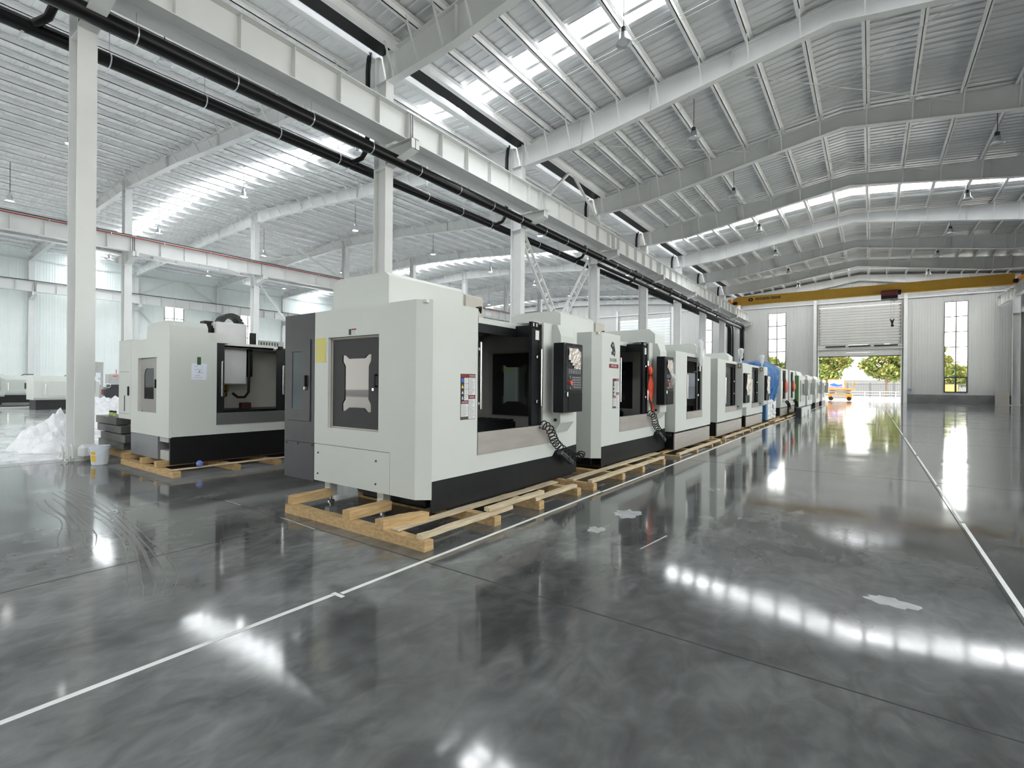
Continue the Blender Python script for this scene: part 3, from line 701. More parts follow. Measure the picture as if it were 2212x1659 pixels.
# ---------------------------------------------------------------- high bay lamps
def lamp_build(lit):
    o = empty('high_bay_lamp', (0, 0, 0), 'x', 'lamp')
    a = MB(); a.lathe([(.06, .30), (.10, .28), (.11, .12), (.225, 0), (.235, 0), (.12, .13), (.11, .29), (.06, .31)], n=18); a.build('lamp_shade', M_galv, o, smooth=True)
    MB().lathe([(0, .45), (.08, .45), (.085, .30), (0, .30)], n=14).build('ballast', M_dgrey if not lit else M_galv, o)
    MB().tube([(0, 0, .45), (0, 0, 1.0)], .012, 6).build('stem', M_black, o)
    MB().lathe([(0, .05), (.17, .05), (.17, .06), (0, .06)], n=16).build('lens', M_lamp if lit else M_lampoff, o)
    return o
lp_off = lamp_build(False); lp_on = lamp_build(True)
index_children()
used = {lp_off.name: False, lp_on.name: False}
def lamp(lit, x, y, z, ztop, label, g):
    p = lp_on if lit else lp_off
    if not used[p.name]: o = p; used[p.name] = True
    else: o = copy_tree(p)
    o.location = (x, y, z); o['label'] = label; o['group'] = g
    ztop = interp(TOP1, x)+.208 if x > X1 else interp(sorted(TOP2), x)+.205
    for c in (CH.get(p.name, []) if o is p else [c for c in bpy.data.objects if c.parent == o]):
        if c.name.startswith('stem'):
            if o is not p: c.data = c.data.copy()
            for v in c.data.vertices:
                if v.co.z > .7: v.co.z = ztop-z
for i, (x, y) in enumerate(((-5.65, 13.04), (-5.6, 19.65), (-5.65, 26.8), (-5.62, 33.7), (-5.7, 40.7), (-5.7, 47.8), (-5.7, 55.0))):
    lamp(False, x, y, 11.0, 12.2, 'unlit high bay lamp over the machine row, %s from the camera' % ORD[i], 'unlit high bay lamps over the aisle')
for i, (x, y) in enumerate(((3.94, 26.7), (3.9, 33.7), (3.94, 40.7), (3.9, 47.4), (3.9, 54.5))):
    lamp(False, x, y, 11.0, 12.2, 'unlit high bay lamp right of the roof ridge, %s from the camera' % ORD[i], 'unlit high bay lamps over the aisle')
for i, (x, z, zt, nm) in enumerate(((-16.95, 10.8, 11.9, 'nearest the black pipes'), (-26.3, 11.0, 12.6, 'in the middle of the left bay'), (-37.3, 11.0, 12.9, 'just beyond the red-railed beam'), (-46.5, 10.6, 12.5, 'deep in the far left bay'))):
    for j in range(8):
        lamp(i > 0 or j > 2, x, 5.9+6.85*j, z, zt, 'lamp hanging in the row %s, %s from the camera' % (nm, ORD[j]), 'high bay lamps of the left bays')

# ---------------------------------------------------------------- machining centre, large type (first two of the row)
XF, Y0 = -3.75, 3.668
def u_(u): return XF+u
def v_(v): return Y0+v
def bxl(m, u0, u1, v0, v1, z0, z1): return m.box(XF+u0, XF+u1, Y0+v0, Y0+v1, z0, z1)
DOG = [(-5.205,1.83),(-5.145,1.828),(-5.078,1.788),(-4.800,1.786),(-4.735,1.829),(-4.667,1.833),(-4.667,1.757),(-4.712,1.697),(-4.712,1.302),(-4.667,1.251),
       (-4.665,1.16),(-4.735,1.159),(-4.800,1.205),(-5.070,1.204),(-5.145,1.161),(-5.205,1.158),(-5.208,1.251),(-5.162,1.302),(-5.162,1.697),(-5.208,1.757)]
def coil(path, r0, turns, rad):
    pts = [Vector(p) for p in path]; n = turns*12; out = []
    def at(t):
        s = t*(len(pts)-1); i = min(int(s), len(pts)-2); return pts[i].lerp(pts[i+1], s-i), (pts[i+1]-pts[i]).normalized()
    for i in range(n+1):
        p, d = at(i/n); a = d.cross(Vector((1, 0, 0))); a = a.normalized() if a.length > .1 else Vector((0, 1, 0)); b = d.cross(a).normalized()
        t = 2*math.pi*i/12; out.append(p+a*math.cos(t)*r0+b*math.sin(t)*r0)
    return MB().tube(out, rad, 5)
def build_a():
    o = empty('machining_center', (-4.8, 5.3, .2), 'x', 'machine')
    # sheet metal housing
    m = MB()
    bxl(m, -1.966, -.73+.0, 0, .04, 2.05, 2.387)
    bxl(m, -.73, -.136, 0, .04, .735, 2.387); bxl(m, -1.966, -1.683, 0, .04, .735, 2.05); bxl(m, -1.683, -.73, 0, .04, .735, .947)
    bxl(m, -.53, -.136, 0, .04, .27, .735)
    m.prism([(u_(-.136), v_(0)), (u_(0), v_(.112)), (u_(-.03), v_(.14)), (u_(-.15), v_(.04))], 2, .27, 2.387)
    m.build('side_panel', M_mwhite, o)
    m = MB(); bxl(m, -1.962, -.536, .001, .04, .27, .729); lp = m.build('service_panel', M_mwhite, o)
    for xx, zz in ((-5.628, .62), (-4.515, .62), (-5.632, .36), (-4.52, .36)): MB().lathe([(0, -.008), (.011, -.006), (.012, 0), (0, 0)], (xx, Y0+.001, zz), 8, axis=1).build('bolt', M_vblack, lp)
    m = MB(); bxl(m, -.03, 0, .112, .855, .66, 2.385); m.build('front_panel', M_mwhite, o)
    m = MB(); m.prism([(v_(.112), .46), (v_(2.566), .46), (v_(2.65), .535), (v_(3.285), .565), (v_(3.285), .66), (v_(.112), .66)], 0, u_(-.03), u_(0)); m.build('sill_panel', M_mwhite, o)
    m = MB(); bxl(m, -.03, 0, 2.30, 3.285, .66, 2.372); m.build('right_panel', M_mwhite, o)
    m = MB(); m.prism([(u_(0), .80), (u_(.04), .80), (u_(.15), .95), (u_(.15), 2.20), (u_(.09), 2.36), (u_(0), 2.372)], 1, v_(2.53), v_(2.93)); pc = m.build('pendant_column', M_mwhite, o)
    MB().lathe([(0, 0), (.022, .0), (.024, -.02), (.016, -.03), (0, -.03)], (u_(.075), v_(2.53), .99), 12, axis=1).build('key_switch', M_black, pc)
    # right end wall with its door opening, back wall, roof
    m = MB(); bxl(m, -1.966, -1.683, 3.245, 3.285, .27, 2.372); bxl(m, -.73, -.03, 3.245, 3.285, .27, 2.372); bxl(m, -1.683, -.73, 3.245, 3.285, 2.05, 2.372); bxl(m, -1.683, -.73, 3.245, 3.285, .27, .947)
    m.build('end_panel', M_mwhite, o)
    m = MB(); bxl(m, -1.966, -1.926, .04, 3.245, .27, 2.372); m.build('back_panel', M_mwhite, o)
    m = MB(); bxl(m, -1.95, -.50, .04, 3.245, 2.35, 2.385); bxl(m, -.50, -.03, .04, .855, 2.35, 2.383); bxl(m, -.50, -.03, 2.31, 3.245, 2.35, 2.37); bxl(m, -.51, -.48, .855, 2.31, 2.31, 2.385); m.build('roof_panel', M_mwhite, o)
    m = MB(); bxl(m, -.50, -.485, .855, 2.31, 2.19, 2.31); bxl(m, -.485, -.03, 2.295, 2.31, 2.19, 2.345); bxl(m, -.485, -.04, .857, .87, 2.19, 2.34); m.build('door_track', M_black, o)
    # interior
    m = MB(); bxl(m, -1.92, -1.88, .05, 3.24, .75, 2.34); bxl(m, -1.88, -1.70, .05, .08, .75, 2.34); bxl(m, -.72, -.16, .05, .08, .75, 2.34); bxl(m, -.20, -.06, .13, .16, .75, 2.34)
    bxl(m, -1.88, -1.70, 3.21, 3.24, .75, 2.34); bxl(m, -.715, -.06, 3.21, 3.24, .75, 2.34); bxl(m, -1.70, -.715, 3.21, 3.24, 2.06, 2.34); bxl(m, -1.70, -.715, 3.21, 3.24, .75, .935)
    m.build('inner_lining', M_int, o)
    m = MB(); bxl(m, -1.88, -.16, .05, 3.24, .70, .75); bxl(m, -.16, -.035, .15, 3.24, .70, .75); m.prism([(u_(-.55), .75), (u_(-.05), .75), (u_(-.05), .93)], 1, v_(.9), v_(3.2)); m.build('chip_tray', M_black, o)
    m = MB(); bxl(m, -1.35, -.65, .75, 2.55, .78, .93)
    for q in range(5): bxl(m, -1.31+q*.135, -1.23+q*.135, .75, 2.55, .93, .965)
    m.build('work_table', M_black, o)
    m = MB(); bxl(m, -1.85, -1.10, 1.45, 1.95, 1.62, 2.34); m.build('spindle_head', M_cgrey, o, bevel=.02)
    MB().lathe([(0, 1.62), (.11, 1.62), (.11, 1.55), (.07, 1.50), (.05, 1.42), (0, 1.42)], (u_(-1.3), v_(1.7), 0), 14).build('spindle_nose', M_chrome, o)
    # side doors with dog-bone windows, at both ends
    for vv, s in ((.045, -1), (3.25, 1)):
        mb = MB(); y = v_(vv); mb.plate([(-5.395, .965), (-4.486, .965), (-4.486, 2.025), (-5.395, 2.025)], [DOG], 1, y, y+.02); d = mb.build('side_door', M_door, o)
        MB().box(-5.23, -4.64, y+.008, y+.012, 1.14, 1.85).build('door_window', M_acryl, d)
        yy = y-.03 if s < 0 else y+.05
        hd = MB().cbox(-4.583, -4.557, yy-.008, yy+.008, 1.45, 1.60, .004).box(-4.58, -4.56, min(y, yy), max(y, yy), 1.58, 1.60).box(-4.58, -4.56, min(y, yy), max(y, yy), 1.45, 1.47).build('door_handle', M_vblack, d)
        MB().lathe([(0, -.012*-s), (.016, -.012*-s), (.016, 0), (0, 0)], (-4.585, yy, 1.425), 10, axis=1).build('lock', M_chrome, hd)
        fr = MB()
        for a in ((-5.433, -5.395, .947, 2.05), (-4.486, -4.48, .947, 2.05), (-5.395, -4.486, .947, .965), (-5.395, -4.486, 2.025, 2.05)): fr.box(a[0], a[1], y+.004, y+.03, a[2], a[3])
        fr.build('door_frame', M_beige, d)
    # stainless chute board below the opening
    m = MB(); m.cbox(u_(-.004), u_(.012), v_(.86), v_(2.51), .66, .928, .003); m.build('chute_board', M_steelboard, o)
    # sliding doors (both slid open) with long bright handles
    m = MB(); bxl(m, -.075, -.035, .30, .905, .93, 2.30); dl = m.build('sliding_door', M_black, o)
    MB().cbox(u_(-.035), u_(.0), v_(.918), v_(.952), 1.19, 2.0, .008).box(u_(-.06), u_(-.03), v_(.90), v_(.93), 1.25, 1.28).box(u_(-.06), u_(-.03), v_(.90), v_(.93), 1.9, 1.93).build('bar_handle', M_chrome, dl)
    m = MB(); bxl(m, -.085, -.045, 2.06, 2.75, .93, 2.28); bxl(m, -.045, -.035, 2.06, 2.12, .93, 2.28); bxl(m, -.045, -.035, 2.24, 2.30, .93, 2.28); dr = m.build('sliding_door', M_black, o)
    MB().cbox(u_(-.03), u_(.0), v_(2.262), v_(2.292), 1.19, 2.0, .008).build('bar_handle', M_chrome, dr)
    for zz in (1.24, 1.86): MB().cbox(u_(-.035), u_(-.005), v_(2.15), v_(2.19), zz, zz+.04, .006).build('latch', M_chrome, dr)
    MB().box(u_(-.034), u_(-.03), v_(2.14), v_(2.23), 2.12, 2.25).build('door_label', M_signw, dr)
    m = MB(); bxl(m, -.06, -.02, 2.02, 2.20, 2.285, 2.36); dk = m.build('door_switch', M_vblack, o)
    for q in (2.06, 2.14): MB().box(u_(-.019), u_(-.016), v_(q), v_(q+.025), 2.30, 2.345).build('switch_mark', M_signw, dk)
    # covers on top
    MB().prism([(u_(-2.0), 2.36), (u_(-2.0), 2.785), (u_(-1.85), 2.84), (u_(-.975), 2.835), (u_(-.90), 2.783), (u_(-.90), 2.36)], 1, v_(.28), v_(1.62)).build('column_cover', M_mwhite, o)
    MB().prism([(u_(-1.9), 2.36), (u_(-1.9), 2.75), (u_(-.93), 2.775), (u_(-.86), 2.74), (u_(-.86), 2.2), (u_(-.93), 2.2)], 1, v_(1.62), v_(2.0)).build('spindle_cover', M_beige, o)
    MB().tube([(u_(-.9), v_(1.78), 2.5), (u_(-.80), v_(1.80), 2.58), (u_(-.82), v_(1.9), 2.6), (u_(-.9), v_(1.98), 2.5)], .02, 8).build('spindle_hose', M_vblack, o)
    # electric cabinet at the rear
    m = MB(); m.cbox(u_(-2.66), u_(-1.97), v_(0), v_(2.9), .245, 2.387, .006); cabn = m.build('electric_cabinet', M_dgrey, o)
    m = MB(); m.plate([(-6.317, 1.006), (-5.802, 1.006), (-5.802, 2.05), (-6.317, 2.05)], [[(-6.211, 1.155), (-5.977, 1.155), (-5.977, 1.9), (-6.211, 1.9)]], 1, Y0-.012, Y0-.001); cd = m.build('cabinet_door', M_dgrey, cabn)
    MB().box(-6.215, -5.973, Y0-.004, Y0-.002, 1.15, 1.905).build('cabinet_window', mat('cabinet_glass', (.10, .12, .13), .05, 0, .05, spec=.9), cd)
    hd = MB().cbox(-5.89, -5.865, Y0-.045, Y0-.012, 1.45, 1.59, .005).build('cabinet_handle', M_vblack, cd); MB().cbox(-5.895, -5.865, Y0-.047, Y0-.012, 1.40, 1.45, .008).build('lock', M_chrome, hd)
    m = MB(); m.box(u_(-2.655), u_(-1.975), Y0-.004, Y0, .722, .728); m.box(-6.325, -5.795, Y0-.003, Y0, .995, 1.002); m.build('cabinet_seam', M_vblack, cabn)
    for xx in (-6.35, -6.08, -5.76): MB().lathe([(0, -.008), (.012, -.006), (.012, 0), (0, 0)], (xx, Y0, .70), 8, axis=1).build('bolt', M_vblack, cabn)
    # base and its front cover
    m = MB(); m.prism([(u_(-1.60), .103), (u_(-.025), .103), (u_(-.025), .26), (u_(-1.75), .26)], 1, v_(.40), v_(3.2)); m.prism([(u_(-1.75), .26), (u_(-.025), .26), (u_(-.025), .455), (u_(-1.9), .455), (u_(-1.9), .33)], 1, v_(.42), v_(3.2)); m.cbox(u_(-1.35), u_(-.25), v_(.26), v_(.41), .103, .30, .02); bs = m.build('machine_base', M_black, o)
    for q in (-1.55, -1.35, -1.15): MB().box(u_(q), u_(q+.15), v_(.405), v_(.42), .32, .40).build('lifting_pocket', M_vblack, bs)
    MB().prism([(v_(.115), .13), (v_(3.29), .13), (v_(3.29), .562), (v_(2.65), .53), (v_(2.57), .456), (v_(.115), .456)], 0, u_(-.02), u_(.002)).build('base_cover', M_black, o)
    for xx in (-5.55, -4.54):
        l = MB().cbox(xx-.055, xx+.055, 3.75, 3.86, .07, .28, .006).build('leg', M_mwhite, o)
        MB().lathe([(0, .07), (.015, .07), (.015, .025), (.045, .015), (.045, .001), (0, .001)], (xx, 3.805, 0), 12).build('leveling_foot', M_chrome, l)
    # control pendant
    p = MB().cbox(-3.605, -3.432, 6.0, 6.545, 1.108, 2.082, .006).build('control_box', M_black, o)
    sx = -3.432
    MB().box(sx, sx+.004, 6.06, 6.51, 1.42, 2.04).build('control_face', M_dgrey, p)
    sc_ = MB().box(sx+.004, sx+.010, 6.10, 6.40, 1.74, 2.0).build('screen', M_screen, p)
    m = MB(); rnd = random.Random(4); nn = 7
    vs_ = [(sx+.018+.012*rnd.random(), 6.09+.34*i/nn+.01*rnd.random(), 1.72+.29*j/nn+.01*rnd.random()) for i in range(nn+1) for j in range(nn+1)]
    m.add(vs_, [(i*(nn+1)+j, (i+1)*(nn+1)+j, (i+1)*(nn+1)+j+1, i*(nn+1)+j+1) for i in range(nn) for j in range(nn) if 2 < i+j < 12]); m.build('screen_film', M_film, p)
    m = MB()
    for i in range(7): m.box(sx+.004, sx+.012, 6.43, 6.49, 1.76+i*.033, 1.782+i*.033)
    for i in range(7):
        for j in range(3): m.box(sx+.004, sx+.011, 6.12+i*.052, 6.152+i*.052, 1.655+j*.024, 1.672+j*.024)
    for i in range(6):
        for j in range(5): m.box(sx+.004, sx+.011, 6.22+i*.045, 6.248+i*.045, 1.45+j*.035, 1.472+j*.035)
    tag(m.build('keypad', M_inkgrey, p), kind='stuff')
    for zz in (1.60, 1.45): MB().lathe([(0, .035), (.022, .033), (.024, .0), (0, 0)], (sx+.004, 6.12, zz), 14, axis=0).build('override_knob', M_chrome, p)
    MB().lathe([(0, .05), (.030, .046), (.032, .03), (.018, .026), (.018, 0), (0, 0)], (sx+.004, 6.13, 1.525), 16, axis=0).build('stop_button', mat('stop_red', (.75, .10, .05), .35), p, smooth=False)
    MB().lathe([(0, .012), (.009, .012), (.009, 0), (0, 0)], (sx+.004, 6.22, 1.46), 10, axis=0).build('start_button', M_gold, p)
    MB().box(sx, sx+.006, 6.12, 6.53, 1.125, 1.38).build('lower_door', M_vblack, p)
    MB().cbox(sx, sx+.03, 6.055, 6.085, 1.33, 1.40, .006).build('door_latch', M_chrome, p)
    for yy in (6.02, 6.27, 6.525):
        for zz in (1.40, 2.065): MB().lathe([(0, .004), (.007, .003), (.007, 0), (0, 0)], (sx, yy, zz), 8, axis=0).build('screw', M_chrome, p)
    # coiled cable with hand wheel box hanging in front of the chute
    hw = coil([(u_(.05), v_(2.19), .95), (u_(.10), v_(2.30), .90), (u_(.10), v_(2.40), .78), (u_(.08), v_(2.50), .68), (u_(.08), v_(2.62), .60), (u_(.09), v_(2.80), .50), (u_(.10), v_(3.05), .40), (u_(.10), v_(3.25), .38), (u_(.09), v_(3.30), .44)], .058, 17, .0085).build('coiled_cable', M_vblack, o)
    mb = MB(); mb.bar((u_(.10), v_(2.60), .52), (u_(.12), v_(2.93), .33), .085, .075); x = mb.build('hand_wheel_box', mat('hand_box_grey', (.04, .042, .05), .3), hw, bevel=.02)
    MB().lathe([(0, .03), (.028, .03), (.030, 0), (0, 0)], (u_(.135), v_(2.80), .41), 16, axis=0).build('hand_wheel', M_dgrey, x)
    # warning sign on the front
    s = MB().box(u_(0), u_(.004), v_(.555), v_(.812), 1.09, 1.612).build('warning_sign', M_ink, o)
    def sg(v0, v1, z0, z1, mm, nm='sign_field', e=.0055): MB().box(u_(.003), u_(e), v_(v0), v_(v1), z0, z1).build(nm, mm, s)
    sg(.558, .680, 1.574, 1.608, M_dred); sg(.688, .809, 1.574, 1.608, M_dred); sg(.690, .806, 1.37, 1.570, M_signw); sg(.690, .806, 1.330, 1.363, M_dred); sg(.690, .806, 1.095, 1.325, M_signw)
    for i in range(4): sg(.612, .682, 1.505-i*.065, 1.566-i*.065, M_signw)
    sg(.560, .682, 1.276, 1.303, M_dred); sg(.560, .682, 1.125, 1.270, M_signw); sg(.560, .682, 1.093, 1.120, mat('sign_brown', (.09, .07, .03), .5))
    sg(.566, .603, 1.515, 1.56, M_signblue); MB().prism([(v_(.566), 1.448), (v_(.603), 1.448), (v_(.584), 1.492)], 0, u_(.003), u_(.0055)).build('warning_triangle', M_signyel, s)
    MB().prism([(v_(.568), 1.385), (v_(.602), 1.385), (v_(.585), 1.42)], 0, u_(.003), u_(.0055)).build('warning_triangle', M_signw, s)
    MB().prism([(v_(.575), 1.32), (v_(.597), 1.32), (v_(.59), 1.355), (v_(.578), 1.35)], 0, u_(.003), u_(.0055)).build('warning_symbol', M_signw, s)
    m = MB(); rnd = random.Random(2)
    def lines(v0, v1, z0, z1, n):
        for i in range(n): zz = z1-(z1-z0)*(i+.5)/n; m.box(u_(.0054), u_(.0060), v_(v0+.006), v_(v0+.006+(v1-v0-.012)*(.55+.45*rnd.random())), zz-.0016, zz+.0016)
    lines(.690, .806, 1.375, 1.565, 22); lines(.690, .806, 1.10, 1.32, 26); lines(.560, .682, 1.13, 1.265, 15)
    for i in range(4): lines(.612, .682, 1.51-i*.065, 1.562-i*.065, 5)
    tag(m.build('sign_text', M_inkgrey, s), kind='stuff')
    text('WARNING', .022, (u_(.006), v_(.752), 1.590), RX, M_signw, s, ext=.0004); text('NOTICE', .022, (u_(.006), v_(.748), 1.346), RX, M_signw, s, ext=.0004)
    text('CAUTION', .022, (u_(.006), v_(.621), 1.289), RX, M_signw, s, ext=.0004)
    # small label above the side door
    s = MB().box(-5.028, -4.878, Y0-.003, Y0, 2.06, 2.14).build('rating_label', M_signw, o)
    MB().box(-5.022, -4.978, Y0-.0045, Y0-.003, 2.065, 2.135).build('label_field', M_ink, s); MB().box(-4.972, -4.884, Y0-.0045, Y0-.003, 2.118, 2.136).build('label_field', M_dred, s)
    m = MB()
    for i in range(4): m.box(-4.970, -4.90, Y0-.0045, Y0-.003, 2.070+i*.011, 2.074+i*.011)
    m.build('label_text', M_inkgrey, s)
    return o
ma = build_a(); ma['group'] = 'machining centers of the front row'
ma['label'] = 'white machining center nearest the camera, with grey cabinet and yellow sheet on its end'
index_children()
mb2 = copy_tree(ma); mb2.location = (ma.location.x+.096, ma.location.y+3.872, ma.location.z)
mb2['label'] = 'second white machining center of the front row, with black emblem and orange ribbon'
WLOC[mb2.name] = tuple(mb2.location)
# emblem, lettering and model plate on the second machine's front panel
def plate_rx(name, pts, m, par, x): MB().prism(pts, 0, x, x+.003).build(name, m, par)
x2 = XF+.096; yb = 7.54
emb = MB(); rnd = random.Random(5)
ey, ez = yb+.56, 2.02
body = [(-.055, 0), (-.07, .06), (-.02, .085), (-.045, .13), (-.09, .16), (-.10, .19), (-.06, .24), (-.05, .265), (-.02, .27), (-.015, .235), (.015, .265), (.03, .23), (.05, .17), (.075, .11), (.085, .04), (.06, -.02), (.03, -.025), (.02, .01)]
emb.plate([(ey+a*1.05, ez+b*.86) for a, b in body], [[(ey-.03, ez+.155), (ey-.03, ez+.19), (ey+.0, ez+.20), (ey+.01, ez+.155)], [(ey+.025, ez+.03), (ey+.03, ez+.065), (ey+.06, ez+.06), (ey+.055, ez+.02)]], 0, x2, x2+.004)
emb.build('emblem', M_ink, mb2)
text('DOER', .085, (x2+.001, yb+.57, 1.93), RX, M_ink, mb2, sx=1.25)
pl = MB().box(x2, x2+.004, yb+.40, yb+.78, 1.795, 1.865).build('model_plate', M_dred, mb2)
text('VMC1160', .055, (x2+.0045, yb+.59, 1.83), RX, M_signw, pl, ext=.0006)

# ---------------------------------------------------------------- machining centre, compact type (further along the row)
def build_b(x, y, wd=2.95, pendant=True, opening=(.95, 2.42), label='x', base_h=.09, ztop=2.26, col_white=None, cover=(-.62, 2.72), sheet=False):
    W = col_white or M_mwhite; o = empty('machining_center', (x-.95, y+wd/2, base_h), label, 'machine', 'machining centers of the front row')
    a, b = opening
    m = MB(); m.plate([(y, .48), (y+wd, .48), (y+wd, ztop), (y, ztop)], [[(y+a, .72), (y+b, .72), (y+b, ztop-.08), (y+a, ztop-.08)]], 0, x-.04, x); m.build('front_panel', W, o)
    MB().box(x-1.95, x-.04, y, y+.04, .48, ztop).build('side_panel', W, o); MB().box(x-1.95, x-.04, y+wd-.04, y+wd, .48, ztop).build('end_panel', W, o)
    MB().box(x-1.95, x-1.91, y+.04, y+wd-.04, .48, ztop).build('back_panel', W, o); MB().box(x-1.91, x-.04, y+.04, y+wd-.04, ztop-.04, ztop).build('roof_panel', W, o)
    MB().box(x-.03, x+.012, y+a, y+b, .725, .89).build('chute_board', M_steelboard, o)
    m = MB(); m.box(x-1.2, x-1.17, y+.05, y+wd-.05, .6, ztop-.04); m.box(x-1.17, x-.04, y+.05, y+.08, .6, ztop-.04); m.box(x-1.17, x-.04, y+wd-.08, y+wd-.05, .6, ztop-.04); m.build('inner_lining', M_int, o)
    MB().box(x-1.1, x-.3, y+.5, y+wd-.5, .6, .98).build('work_table', M_black, o)
    MB().box(x-1.9, x-.045, y+.045, y+wd-.045, .56, .60).build('chip_tray', M_black, o)
    if sheet:
        d = MB().box(x-.10, x-.08, y+a+.02, y+b-.10, 1.18, 1.80).build('sliding_door', M_dgrey, o)
        MB().box(x-.079, x-.076, y+a+.04, y+b-.12, 1.48, 1.80).build('door_window', mat('tinted_window', (.20, .22, .25), .12, 0, .05), d)
        MB().box(x-.079, x-.076, y+a+.04, y+b-.22, 1.18, 1.47).build('door_window', mat('tinted_window_2', (.13, .15, .17), .2, 0, .05), d)
    else:
        d = MB().box(x-.10, x-.07, y+a+.02, y+a+(b-a)*.62, .90, ztop-.10).build('sliding_door', mat('door_charcoal', (.035, .038, .04), .25), o)
    MB().cbox(x-.05, x-.005, y+a+.10, y+a+.14, .97 if not sheet else 1.19, 1.75, .008).box(x-.08, x-.04, y+a+.10, y+a+.14, 1.2, 1.24).build('bar_handle', M_chrome, d)
    fr = MB(); fr.box(x-.09, x-.045, y+b-.34, y+b-.22, .9, ztop-.10); fr.box(x-.09, x-.045, y+b-.06, y+b, .9, ztop-.09); fr.box(x-.09, x-.045, y+a, y+b, ztop-.18, ztop-.09); f = fr.build('door_frame', M_black, o)
    for zz in (1.24, 1.62): MB().cbox(x-.045, x-.01, y+b-.30, y+b-.25, zz, zz+.05, .006).build('latch', M_chrome, f)
    MB().prism([(x-1.95, ztop), (x-1.95, cover[1]-.03), (x-1.85, cover[1]), (x+cover[0]-.14, cover[1]), (x+cover[0], cover[1]-.12), (x+cover[0], ztop)], 1, y+.32, y+.95).build('column_cover', W, o)
    MB().box(x-1.7, x-.06, y+.1, y+wd-.1, base_h, .48).build('machine_base', M_black, o)
    MB().cbox(x-.03, x+.0, y-.02, y+wd-.06, base_h, .44, .004).build('base_cover', M_steelboard, o)
    MB().box(x-.02, x+.002, y+wd*.42, y+wd*.60, .44, .465).build('drip_lip', M_black, o)
    if pendant:
        q = y+b; pc = MB().prism([(x, .76), (x+.10, .76), (x+.17, .82), (x+.17, ztop-.02), (x, ztop)], 1, q, y+wd-.02).build('pendant_column', W, o)
        MB().box(x+.03, x+.13, q-.012, q, ztop-.19, ztop-.05).build('sign_frame', M_ink, pc); MB().box(x+.05, x+.11, q-.016, q-.012, ztop-.17, ztop-.07).build('sign_plate', mat('sign_cream', (.65, .52, .30), .5), pc)
        for uu in (.05, -.12): MB().lathe([(0, -.03), (.022, -.03), (.022, 0), (0, 0)], (x+uu, q, .85 if uu > 0 else .70), 10, axis=1).build('knob', M_black, pc)
        bx_ = MB().cbox(x+.02, x+.24, q+.08, q+.78, .96, 1.91, .006).build('control_box', M_vblack, o)
        X = x+.24; MB().box(X, X+.006, q+.12, q+.74, 1.0, 1.88).build('control_face', M_dgrey, bx_)
        m = MB(); rnd = random.Random(int(y*10)); nn = 9
        vv = [(X+.02+.03*rnd.random(), q+.13+.6*i/nn, 1.22+.66*j/nn) for i in range(nn+1) for j in range(nn+1)]
        m.add(vv, [(i*(nn+1)+j, (i+1)*(nn+1)+j, (i+1)*(nn+1)+j+1, i*(nn+1)+j+1) for i in range(nn) for j in range(nn)]); m.build('protective_film', M_film, bx_)
        MB().box(X+.006, X+.012, q+.40, q+.72, 1.0, 1.17).build('lower_door', M_vblack, bx_)
    return o
m3 = build_b(-3.45, 10.9, 2.93, False, (.83, 2.12), 'third machine of the front row, with grey door window and no control box', sheet=True, cover=(-.58, 2.80))
m4 = build_b(-3.45, 14.58, 3.28, True, (.95, 2.45), 'fourth machine of the front row, with film-covered control box, beside the window machine', cover=(-.60, 2.72))
m5 = build_b(-3.45, 18.57, 3.15, True, (.95, 2.35), 'fifth machine of the front row, next to the blue tarpaulin', cover=(-.65, 2.68))
m7 = build_b(-3.45, 26.6, 2.45, False, (.55, 1.75), 'machine with a red bag on its door, just beyond the blue tarpaulin', ztop=2.36, cover=(-.5, 2.7))
m8 = build_b(-3.45, 29.75, 2.2, False, (.45, 1.5), 'machine with a red bag on its door, second beyond the blue tarpaulin', ztop=2.36, cover=(-.5, 2.6))
for mm, y in ((m7, 26.6), (m8, 29.75)):
    MB().cbox(-3.449, -3.44, y+.1, y+.4, .95, 1.7, .002).build('notice_strip', M_signw, mm)
    coil([(-3.35, y+1.3, .75), (-3.30, y+1.6, .62), (-3.30, y+1.9, .40)], .07, 12, .012).build('coiled_cable', M_vblack, mm)
# machines at the far end of the row: panelled enclosures with dark windows
def build_c(x, y, wd, label, wcol, ztop=2.2, stripe=None, dark=True):
    o = empty('machining_center', (x-.9, y+wd/2, 0), label, 'machine', 'machines at the far end of the row')
    MB().cbox(x-1.8, x, y, y+wd, .30, ztop, .02).build('housing', wcol, o)
    MB().box(x-1.7, x-.05, y+.08, y+wd-.08, 0, .30).build('machine_base', M_black, o)
    d = MB().cbox(x-.01, x+.05, y+wd*.18, y+wd*.72, .62, ztop-.25, .01).build('door', M_cgrey, o)
    MB().box(x+.05, x+.055, y+wd*.24, y+wd*.66, 1.0, ztop-.45).build('door_window', mat('dark_window', (.05, .06, .05), .12), d)
    MB().cbox(x+.05, x+.09, y+wd*.20, y+wd*.215, .95, 1.75, .006).build('bar_handle', M_chrome, d)
    p = MB().cbox(x, x+.22, y+wd*.78, y+wd*.95, .95, ztop-.2, .01).build('control_box', M_cgrey, o); MB().box(x+.22, x+.225, y+wd*.80, y+wd*.93, 1.35, ztop-.3).build('screen', M_screen, p)
    MB().prism([(x-1.7, ztop), (x-1.7, ztop+.30), (x-.7, ztop+.30), (x-.55, ztop)], 1, y+.2, y+wd-.3).build('top_cover', wcol, o)
    if stripe: MB().box(x-.3, x+.006, y-.012, y+.14, .3, ztop).build('corner_panel', stripe, o)
    return o
build_c(-3.3, 32.35, 3.6, 'machine with a dark green corner panel, beyond the red-bag machines', M_mwhite, 2.12, M_green)
build_c(-3.28, 37.0, 3.4, 'grey-fronted machine right after the green-cornered machine', M_mwhite, 2.2)
